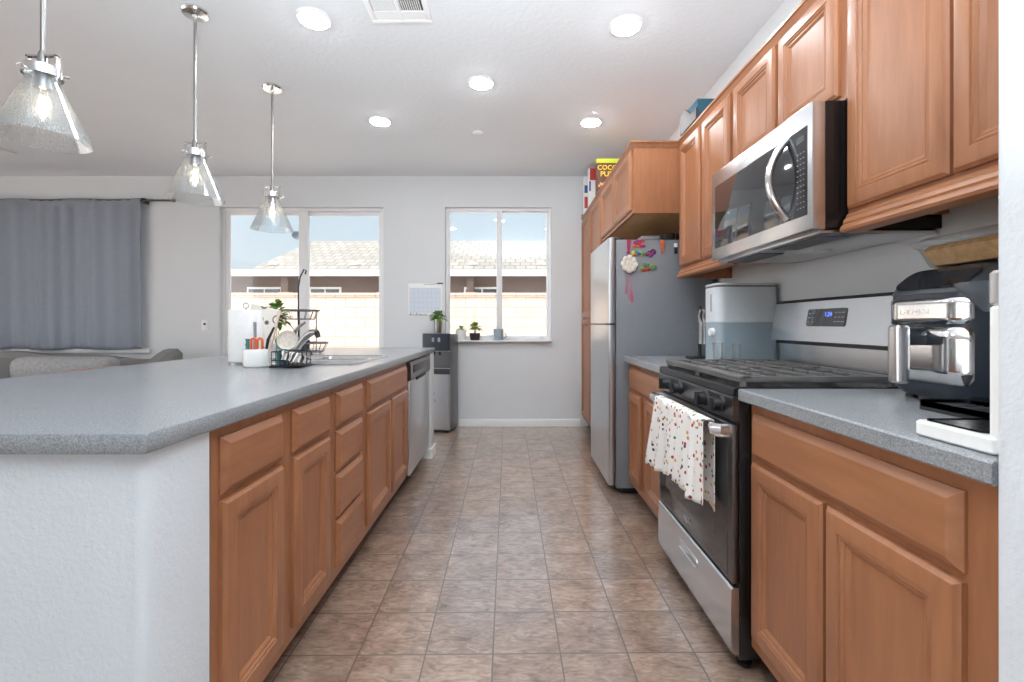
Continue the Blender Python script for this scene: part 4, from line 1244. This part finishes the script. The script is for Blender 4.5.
# dish rack with dishes
dx0, dx1, dy0, dy1 = -1.145, -1.0, 2.17, 2.325
t = thing('dish_rack', 'small black wire dish rack beside the sink', 'dish rack', ((dx0 + dx1) / 2, (dy0 + dy1) / 2, CT))
MB().box(dx0, dx1, dy0, dy1, CT + 0.001, CT + 0.010, 0.004).build('tray', 'black_soft', t)
q = MB()
for zz in (0.035, 0.075):
    q.tube([(p[0], p[1], CT + zz) for p in rrect(dx0 + 0.006, dx1 - 0.006, dy0 + 0.006, dy1 - 0.006, 0.015, 3)], 0.0025, 6, closed=True)
for i in range(7):
    xx = dx0 + 0.012 + (dx1 - dx0 - 0.024) * i / 6
    q.tube([(xx, dy0 + 0.006, CT + 0.078), (xx, dy0 + 0.006, CT + 0.012), (xx, dy1 - 0.006, CT + 0.012), (xx, dy1 - 0.006, CT + 0.078)], 0.002, 6)
q.build('wires', 'black_soft', t)
# glass plate standing in the rack, teal cup, marbled towel
q = MB().lathe(0, 0, [(0.02, 0.0), (0.036, 0.004), (0.046, 0.016), (0.048, 0.016), (0.037, 0.001), (0.02, -0.003)], 32)
q.xf(Matrix.Translation((dx0 + 0.045, dy0 + 0.10, CT + 0.125)) @ Matrix.Rotation(R(78), 4, 'X') @ Matrix.Rotation(R(10), 4, 'Y'))
o = q.build('glass_bowl', 'cream', at=(dx0 + 0.07, dy0 + 0.09, CT + 0.06)); tag(o, 'round cream bowl standing on edge in the dish rack', 'bowl')
q = MB().lathe(dx0 + 0.042, dy0 + 0.045, [(0.022, CT + 0.014), (0.028, CT + 0.085), (0.0255, CT + 0.085), (0.02, CT + 0.02)], 24)
o = q.build('teal_cup', 'teal', at=(dx0 + 0.04, dy0 + 0.045, CT + 0.014)); tag(o, 'teal cup in the dish rack beside the white crock', 'cup')
def drape(u, v_):
    xx = dx0 + 0.045 + 0.125 * u
    s_ = (v_ - 0.5) * 0.19
    zz = CT + 0.086 - 0.25 * max(0, abs(s_) - 0.012) - 0.35 * max(0, abs(s_) - 0.03)
    return (xx + 0.012 * math.sin(v_ * 8) + 0.03 * (0.5 - v_) + 0.02 * abs(s_) * 10, dy0 - 0.004 + s_ * 0.35 + 0.012 * math.sin(u * 11), max(zz - 0.02 * u, CT + 0.004))
o = MB().grid(drape, 30, 24).build('dish_cloth', 'marbled', at=(dx0 + 0.1, dy0, CT), smooth=60, solid=0.003)
tag(o, 'black and white marbled cloth draped over the dish rack', 'cloth')

# two tier basket with banana hook
bx, by = -1.50, 3.22
t = thing('two_tier_basket', 'black wire two-tier fruit basket with tall hook behind the sink', 'basket', (bx, by, CT))
def wire_basket(z0, z1, r0, r1, cx):
    q = MB()
    q.tube([(cx + r1 * math.cos(a * 0.2618), by + r1 * math.sin(a * 0.2618), z1) for a in range(24)], 0.0055, 8, closed=True)
    q.tube([(cx + r0 * math.cos(a * 0.2618), by + r0 * math.sin(a * 0.2618), z0) for a in range(24)], 0.004, 6, closed=True)
    for i in range(16):
        a = i * math.pi / 8
        q.tube([(cx + r1 * math.cos(a), by + r1 * math.sin(a), z1), (cx + r0 * math.cos(a), by + r0 * math.sin(a), z0)], 0.002, 5)
    for i in range(-3, 4):
        yy = r0 * i / 4; xx = math.sqrt(r0 * r0 - yy * yy)
        q.tube([(cx - xx, by + yy, z0), (cx + xx, by + yy, z0)], 0.002, 5)
    return q
wire_basket(CT + 0.015, CT + 0.075, 0.115, 0.145, bx + 0.06).build('basket', 'iron', t)
wire_basket(CT + 0.24, CT + 0.30, 0.105, 0.135, bx + 0.01).build('basket', 'iron', t)
q = MB().tube([(bx + 0.01, by, CT + 0.02), (bx + 0.01, by, CT + 0.46), (bx + 0.022, by, CT + 0.53), (bx + 0.05, by, CT + 0.585), (bx + 0.065, by, CT + 0.575), (bx + 0.058, by, CT + 0.55)], 0.005, 8)
q.build('hook_rod', 'black_soft', t)
for dx in (-0.05, 0.07):
    MB().tube([(bx + 0.03 + dx, by + 0.08, CT + 0.02), (bx + 0.03 + dx, by + 0.08, CT + 0.30)], 0.004, 8).build('post', 'iron', t)
for a in (0.8, 2.3, 3.9, 5.5):
    MB().ball((bx + 0.06 + 0.1 * math.cos(a), by + 0.1 * math.sin(a), CT + 0.008), 0.0085, n=10, m=6).build('foot', 'black_soft', t)
q = MB().lathe(bx + 0.07, by - 0.03, [(0.028, CT + 0.02), (0.033, CT + 0.095), (0.030, CT + 0.095), (0.026, CT + 0.026)], 24)
o = q.build('dark_cup', 'charcoal', at=(bx + 0.07, by - 0.03, CT + 0.02)); tag(o, 'dark cup in the lower tier of the wire basket', 'cup')

# ------------------------------------------------------------------ back wall things
# water cooler, turned slightly
t = thing('water_cooler', 'black and stainless water cooler against the back wall', 'water cooler', (-0.775, 4.915, 0))
cx0, cx1, cy0, cy1 = -0.925, -0.625, 4.79, 5.055
q = MB(); q.box(cx0, cx1, cy0 + 0.03, cy1, 0.02, 1.015, 0.012); q.build('body', 'steel_dark', t)
q = MB(); rbox(q, cx0, cx1, cy0, cy0 + 0.045, 0.03, 0.60, 0.02, 0.004); dd = q.build('lower_door', 'steel_v', t)
MB().text('O', 0.075, FACE_MY(-0.815, cy0 - 0.001, 0.40)).build('badge', 'blue', dd)
MB().text('oo', 0.05, FACE_MY(-0.80, cy0 - 0.001, 0.335)).build('badge', 'teal', dd)
q = MB(); q.box(cx0 + 0.005, cx1 - 0.005, cy0 + 0.006, cy0 + 0.04, 0.603, 0.655, 0.004); q.build('drip_grille', 'charcoal', t)
q = MB(); q.box(cx0, cx1, cy0 + 0.002, cy0 + 0.04, 0.658, 0.668, 0.003).box(cx0, cx1, cy0 + 0.002, cy0 + 0.04, 0.836, 0.842, 0.002); q.build('chrome_band', 'chrome', t)
q = MB(); q.box(cx0 + 0.004, cx1 - 0.004, cy0 + 0.02, cy0 + 0.035, 0.669, 0.835); q.build('dispensing_bay', 'steel_dark', t)
q = MB(); rbox(q, cx0, cx1, cy0 - 0.006, cy0 + 0.06, 0.843, 1.022, 0.02, 0.006); q.build('top_panel', 'navy', t)
for xx in (-0.80, -0.735):
    MB().box(xx - 0.013, xx + 0.013, cy0 - 0.012, cy0 - 0.005, 0.935, 0.98, 0.003).build('button', 'grey_plastic', t)
    MB().cyl((xx, cy0 + 0.012, 0.80), (xx, cy0 + 0.012, 0.836), 0.012).build('tap', 'black_soft', t)
MB().box(cx0 + 0.02, cx1 - 0.02, cy0 + 0.02, cy1 - 0.02, 0.0, 0.021).build('base', 'black_soft', t)
t.rotation_euler = (0, 0, R(-13))

def pot_plant(name, label, x, y, z, rp_, hp_, mat, leafmat, n_, rx, rz, lw, seed, stick=False, group=None, dz=0.03):
    t = thing(name, label, 'plant', (x, y, z), group)
    MB().lathe(x, y, [(rp_ * 0.82, z), (rp_ * 0.95, z + hp_ * 0.5), (rp_, z + hp_), (rp_ * 0.9, z + hp_), (rp_ * 0.86, z + hp_ * 0.86)], 24).build('pot', mat, t)
    q = MB()
    for i in range(4):
        a = i * 1.7
        q.tube([(x, y, z + hp_ * 0.86), (x + rx * 0.4 * math.cos(a), y + rx * 0.3 * math.sin(a), z + hp_ + dz + rz * 0.3)], 0.003, 6)
    if stick: q.tube([(x - 0.01, y, z + hp_ * 0.86), (x - 0.01, y, z + hp_ + 0.24)], 0.0025, 6)
    q.build('stems', 'leaf', t)
    q = MB(); bush(q, (x, y, z + hp_ + dz), rx, rz, n_, lw[0], lw[1], seed)
    q.build('leaves', leafmat, t, smooth=60)
    return t
pot_plant('potted_plant', 'bushy green plant in a small pot on the water cooler', -0.80, 4.93, 1.024 + 0.0, 0.045, 0.135, 'nickel', 'leaf', 60, 0.075, 0.06, (0.06, 0.022), 21, dz=0.03)
pot_plant('potted_plant', 'small succulent in a white pot at the left of the window sill', -0.575, YB + 0.022, 0.942, 0.058, 0.115, 'white_gloss', 'leaf_light', 24, 0.04, 0.025, (0.04, 0.014), 22, group='plants on the window sill', dz=0.01)
pot_plant('potted_plant', 'seedling with a thin stick in a dark pot on the window sill', -0.425, YB + 0.022, 0.942, 0.060, 0.078, 'soil_pot', 'leaf_light', 34, 0.06, 0.045, (0.06, 0.024), 23, True, group='plants on the window sill', dz=0.06)
t = thing('mug', 'blue patterned mug on the window sill beneath the middle bar', 'mug', (-0.165, YB + 0.022, 0.942))
MB().lathe(-0.165, YB + 0.0, [(0.05, 0.942), (0.055, 0.948), (0.056, 1.065), (0.052, 1.065), (0.050, 0.95)], 28).build('cup', 'mug', t)
MB().tube(arc((-0.108, YB + 0.0, 0.995), 0.028, 90, -90, 10), 0.006, 8).build('handle', 'mug', t)
struct(MB().box(-0.752, 0.415, YB - 0.065, YB + 0.05, 0.925, 0.942, 0.004).build('trim_6', 'trim'))

# wall calendar and its pen
t = thing('wall_calendar', 'pale blue and white calendar sheet on the back wall', 'calendar', (-0.965, YB - 0.004, 1.22))
zx = lambda p: (p - CXP) * YB / F
zz_ = lambda p: CAMZ + (CYP - p) * YB / F
q = MB().box(zx(408.5), zx(442), YB - 0.005, YB - 0.001, zz_(316.5), zz_(283.5), 0.001).build('sheet', 'paper', t)
MB().box(zx(410), zx(440.5), YB - 0.006, YB - 0.0049, zz_(312.5), zz_(288)).build('month_field', plain('pale_blue_print', C(212, 221, 232), 0.6, var=0.03), t)
g = MB()
for i in range(8):
    xx = zx(410) + (zx(440.5) - zx(410)) * i / 7
    g.box(xx - 0.0012, xx + 0.0012, YB - 0.0068, YB - 0.0058, zz_(312.5), zz_(288))
for i in range(6):
    z2 = zz_(312.5) + (zz_(288) - zz_(312.5)) * i / 5
    g.box(zx(410), zx(440.5), YB - 0.0068, YB - 0.0058, z2 - 0.0012, z2 + 0.0012)
g.build('grid_lines', plain('pale_grey_line', C(190, 201, 215), 0.6), t)
g = MB(); rnd = random.Random(8)
for i in range(26):
    xx = zx(409.5) + (zx(440) - zx(409.5)) * i / 25
    g.box(xx - 0.004, xx + 0.004, YB - 0.0066, YB - 0.0049, zz_(315.6), zz_(315.6) + rnd.uniform(0.008, 0.036) * (1 - i / 40))
g.build('skyline_print', plain('slate_print', C(120, 130, 148), 0.6), t)
MB().cyl((zx(437.8), YB - 0.012, zz_(283.4)), (zx(443), YB - 0.012, zz_(283.4)), 0.006).build('pen_cap', 'black', t)
g = MB().tube([(zx(424), YB - 0.007, zz_(284.4)), (zx(431), YB - 0.007, zz_(284.8)), (zx(437.8), YB - 0.009, zz_(283.6))], 0.0025, 6)
g.build('pen', 'grey_plastic', t)
# wall plate left of the slider
t = thing('wall_plate', 'white wall plate with a small dark socket left of the sliding door', 'wall plate', (zx(205), YB, zz_(325.5)))
MB().box(zx(205) - 0.036, zx(205) + 0.036, YB - 0.007, YB - 0.0005, zz_(325.5) - 0.058, zz_(325.5) + 0.058, 0.003).build('plate', 'vinyl', t)
MB().cyl((zx(205), YB - 0.0065, zz_(324)), (zx(205), YB - 0.011, zz_(324)), 0.013).build('socket', 'black_soft', t)

# curtain and rod
t = thing('curtain', 'grey-blue gathered curtain covering the left back window', 'curtain', (-4.95, YB - 0.07, 0.86))
def cur(u, v_):
    x = -6.0 + (zx(146) + 6.0) * u
    ph = x * 14 + 1.3 * math.sin(x * 3.1)
    amp = 0.026 * (0.55 + 0.45 * math.sin(x * 2.3 + 0.7)) * (0.5 + 0.5 * (1 - v_) ** 0.5)
    y = YB - 0.065 + amp * math.sin(ph) + 0.013 * math.sin(x * 41 + 1.2 * v_ + 1.5 * math.sin(x * 5))
    if v_ > 0.955:
        k_ = (v_ - 0.955) / 0.045
        y = (YB - 0.088 + 0.004 * math.sin(x * 60)) if k_ < 0.9 else YB - 0.066
    return (x, y, 0.845 + 0.006 * math.sin(x * 9) + (2.475 - 0.845) * v_)
MB().grid(cur, 380, 40).build('cloth', 'curtain', t, smooth=80, solid=0.003)
t = thing('curtain_rod', 'black curtain rod with round finial above the curtain', 'curtain rod', (-4.9, YB - 0.055, 2.455))
rz_ = zz_(202)
MB().cyl((-6.2, YB - 0.065, rz_), (zx(177), YB - 0.065, rz_), 0.011).build('rod', 'black', t)
MB().ball((zx(178), YB - 0.065, rz_), 0.02).build('finial', 'black', t)
MB().box(zx(146.5), zx(149.5), YB - 0.075, YB - 0.001, rz_ - 0.03, rz_ + 0.025, 0.004).build('bracket', 'black', t)

# sofa and its cushion
t = thing('sofa', 'grey upholstered sofa under the curtain', 'sofa', (-4.8, 4.5, 0))
sx0, sx1 = -6.4, -3.50
q = MB(); q.box(sx0, sx1, 4.0, 4.93, 0.12, 0.42, 0.03, 3); q.build('base', 'sofa', t)
q = MB()
def backtop(x): return 0.80 + 0.03 * math.sin(x * 2.1) + 0.012 * math.sin(x * 7)
rs = []
for i in range(33):
    x = sx0 + (sx1 - 0.2 - sx0) * i / 32
    zt = backtop(x) + 0.0
    rs.append([(x, 4.72, 0.42), (x, 4.69, zt - 0.06), (x, 4.73, zt), (x, 4.83, zt), (x, 4.89, zt - 0.06), (x, 4.90, 0.42)])
q.rings(rs); q.build('back', 'sofa', t)
q = MB(); rs = []
for i in range(13):
    y = 4.02 + 0.9 * i / 12
    k_ = max(0.0, (i - 5) / 7); zt = 0.66 + 0.20 * (k_ * k_ * (3 - 2 * k_))
    rs.append([(sx1 - 0.2, y, 0.3), (sx1 - 0.2, y, zt - 0.05), (sx1 - 0.15, y, zt), (sx1 - 0.05, y, zt), (sx1, y, zt - 0.05), (sx1, y, 0.3)])
q.rings(rs); q.build('arm', 'sofa', t)
for i in range(3):
    a = sx0 + 0.05 + i * 0.87
    MB().box(a, a + 0.85, 4.02, 4.70, 0.42, 0.57, 0.05, 3).build('seat_cushion', 'sofa', t)
for i in range(4):
    MB().box(sx0 + 0.1 if i % 2 else sx1 - 0.16, sx0 + 0.16 if i % 2 else sx1 - 0.1, 4.1 if i < 2 else 4.8, 4.16 if i < 2 else 4.86, 0, 0.12).build('leg', 'toe', t)
q = MB().box(-4.80, -3.84, 4.38, 4.60, 0.572, 0.805, 0.09, 4)
o = q.build('sofa_cushion', 'cushion', at=(-4.32, 4.5, 0.575)); tag(o, 'pale grey mottled cushion leaning on the sofa back', 'cushion')

# round wooden table
t = thing('round_table', 'round warm wood table between island and sofa', 'table', (-3.1, 3.85, 0))
MB().lathe(-3.1, 3.85, [(0.47, 0.718), (0.497, 0.725), (0.50, 0.735), (0.497, 0.746), (0.47, 0.75)], 64).build('tabletop', 'table_wood', t)
MB().lathe(-3.1, 3.85, [(0.25, 0.0), (0.25, 0.02), (0.06, 0.06), (0.04, 0.2), (0.05, 0.6), (0.16, 0.717)], 32).build('pedestal', 'table_wood', t)

# ------------------------------------------------------------------ ceiling things
def ceiling_light(x, y, label):
    t = thing('ceiling_light', label, 'ceiling light', (x, y, HC), 'recessed ceiling lights')
    MB().lathe(x, y, [(0.092, HC - 0.001), (0.092, HC - 0.006), (0.086, HC - 0.010), (0.076, HC - 0.010), (0.076, HC - 0.001)], 40).build('trim_ring', 'vinyl', t)
    MB().lathe(x, y, [(0.074, HC - 0.004), (0.074, HC - 0.013), (0.068, HC - 0.0155)], 40).build('diffuser', 'lamp', t)
    return t
l0 = ceiling_light(-1.06, 2.47, 'lit round ceiling light left of the ceiling vent')
for x, y, lb in ((0.612, 2.528, 'lit round ceiling light nearest the upper right cabinets'), (-0.218, 3.126, 'lit round ceiling light in the middle of the kitchen ceiling'),
                 (-1.065, 3.71, 'lit round ceiling light between the far pendant and the smoke-cover disc'), (0.62, 3.73, 'lit round ceiling light before the pantry cereal boxes')):
    copy_tree(l0, (x, y, HC), lb)
t = thing('sprinkler_cover', 'small plain white disc on the ceiling near the back wall', 'ceiling disc', (-0.30, 3.94, HC))
MB().lathe(-0.30, 3.94, [(0.045, HC - 0.001), (0.045, HC - 0.006), (0.038, HC - 0.010)], 28).build('cover', 'vinyl', t)
# ceiling vent
def vent(label, x0, x1, y0, y1, name='ceiling_vent'):
    t = thing(name, label, 'vent', ((x0 + x1) / 2, (y0 + y1) / 2, HC), 'ceiling vents')
    z0, z1 = HC - 0.012, HC - 0.001
    q = MB(); q.box(x0, x1, y0, y0 + 0.03, z0, z1, 0.003).box(x0, x1, y1 - 0.03, y1, z0, z1, 0.003).box(x0, x0 + 0.03, y0 + 0.03, y1 - 0.03, z0, z1, 0.003).box(x1 - 0.03, x1, y0 + 0.03, y1 - 0.03, z0, z1, 0.003)
    xm = (x0 + x1) / 2; ym = (y0 + y1) / 2
    q.box(xm - 0.01, xm + 0.01, y0 + 0.03, y1 - 0.03, z0, z1)
    q.box(x0 + 0.03, x1 - 0.03, ym + 0.06, y1 - 0.03, z0 + 0.002, z1)
    q.build('frame', 'vinyl', t)
    MB().box(x0 + 0.02, x1 - 0.02, y0 + 0.02, ym + 0.06, HC - 0.003, HC - 0.0012).build('backing', 'charcoal', t)
    for half in (0, 1):
        g = MB(); a = (x0 + 0.034) if half == 0 else xm + 0.013
        for i in range(10):
            xx = a + i * 0.0112
            g.prism([(xx, HC - 0.011), (xx + 0.0025, HC - 0.011), (xx + (0.011 if half == 0 else 0.004), HC - 0.003), (xx + (0.0085 if half == 0 else 0.0015), HC - 0.003)], 'y', y0 + 0.031, ym + 0.06)
        g.build('louvers', 'vinyl', t)
    return t
vent('white square louvred vent at the top of the ceiling', -0.752, -0.432, 2.185, 2.497)
vent('white ceiling vent at the far left behind the near pendant', -5.1, -4.72, 4.08, 4.42)

# ------------------------------------------------------------------ pendants
def pendant(x, y, label):
    t = thing('pendant_lamp', label, 'pendant lamp', (x, y, 1.765), 'glass cone pendants over the island')
    MB().lathe(x, y, [(0.062, HC - 0.001), (0.064, HC - 0.012), (0.058, HC - 0.022), (0.012, HC - 0.026), (0.009, HC - 0.04)], 36).build('canopy', 'chrome', t)
    MB().cyl((x, y, HC - 0.03), (x, y, 2.075), 0.0075, n=14).build('rod', 'nickel', t)
    so = MB().lathe(x, y, [(0.009, 2.075), (0.013, 2.065), (0.015, 2.02), (0.024, 2.012), (0.026, 1.945), (0.018, 1.94)], 28).build('socket', 'nickel', t)
    def rg_(r_, z): return [(x + r_ * math.cos(a * 0.19635), y + r_ * math.sin(a * 0.19635), z) for a in range(32)]
    q = MB().rings([rg_(0.049, 1.985), rg_(0.055, 1.985), rg_(0.055, 2.016), rg_(0.049, 2.016)], closed=True)
    q.box(x - 0.054, x + 0.054, y - 0.008, y + 0.008, 2.056, 2.062).box(x - 0.054, x - 0.047, y - 0.008, y + 0.008, 2.0, 2.06).box(x + 0.047, x + 0.054, y - 0.008, y + 0.008, 2.0, 2.06)
    q.box(x - 0.049, x + 0.049, y - 0.006, y + 0.006, 1.998, 2.004)
    for a in (20, 140, 260):
        p = Vector((math.cos(R(a)), math.sin(R(a)), 0))
        q.cyl(Vector((x, y, 1.996)) + p * 0.048, Vector((x, y, 1.996)) + p * 0.068, 0.004, n=8)
        q.ball(tuple(Vector((x, y, 1.996)) + p * 0.069), 0.0065, n=8, m=6)
    q.build('shade_clamp', 'chrome', t)
    MB().lathe(x, y, [(0.046, 2.005), (0.048, 1.965), (0.132, 1.770), (0.135, 1.765), (0.130, 1.766), (0.0455, 1.963), (0.0435, 2.005)], 48, False, False).build('glass_shade', 'seeded', t)
    MB().lathe(x, y, [(0.012, 1.939), (0.014, 1.925), (0.024, 1.90), (0.030, 1.872), (0.024, 1.845), (0.010, 1.832)], 24).build('bulb', 'clear', t)
    q = MB()
    for a in range(4):
        c_, s_ = math.cos(a * 1.571), math.sin(a * 1.571)
        q.tube([(x + 0.006 * c_, y + 0.006 * s_, 1.918), (x + 0.011 * c_, y + 0.011 * s_, 1.855)], 0.0026, 6)
    q.build('filament', 'bulb', t)
    return t
p0 = pendant(-1.65, 1.63, 'glass cone pendant lamp nearest the camera at the left edge')
copy_tree(p0, (-1.65, 2.41, 1.765), 'middle glass cone pendant lamp of the row over the island')
copy_tree(p0, (-1.65, 3.18, 1.765), 'farthest glass cone pendant lamp in front of the sliding door')
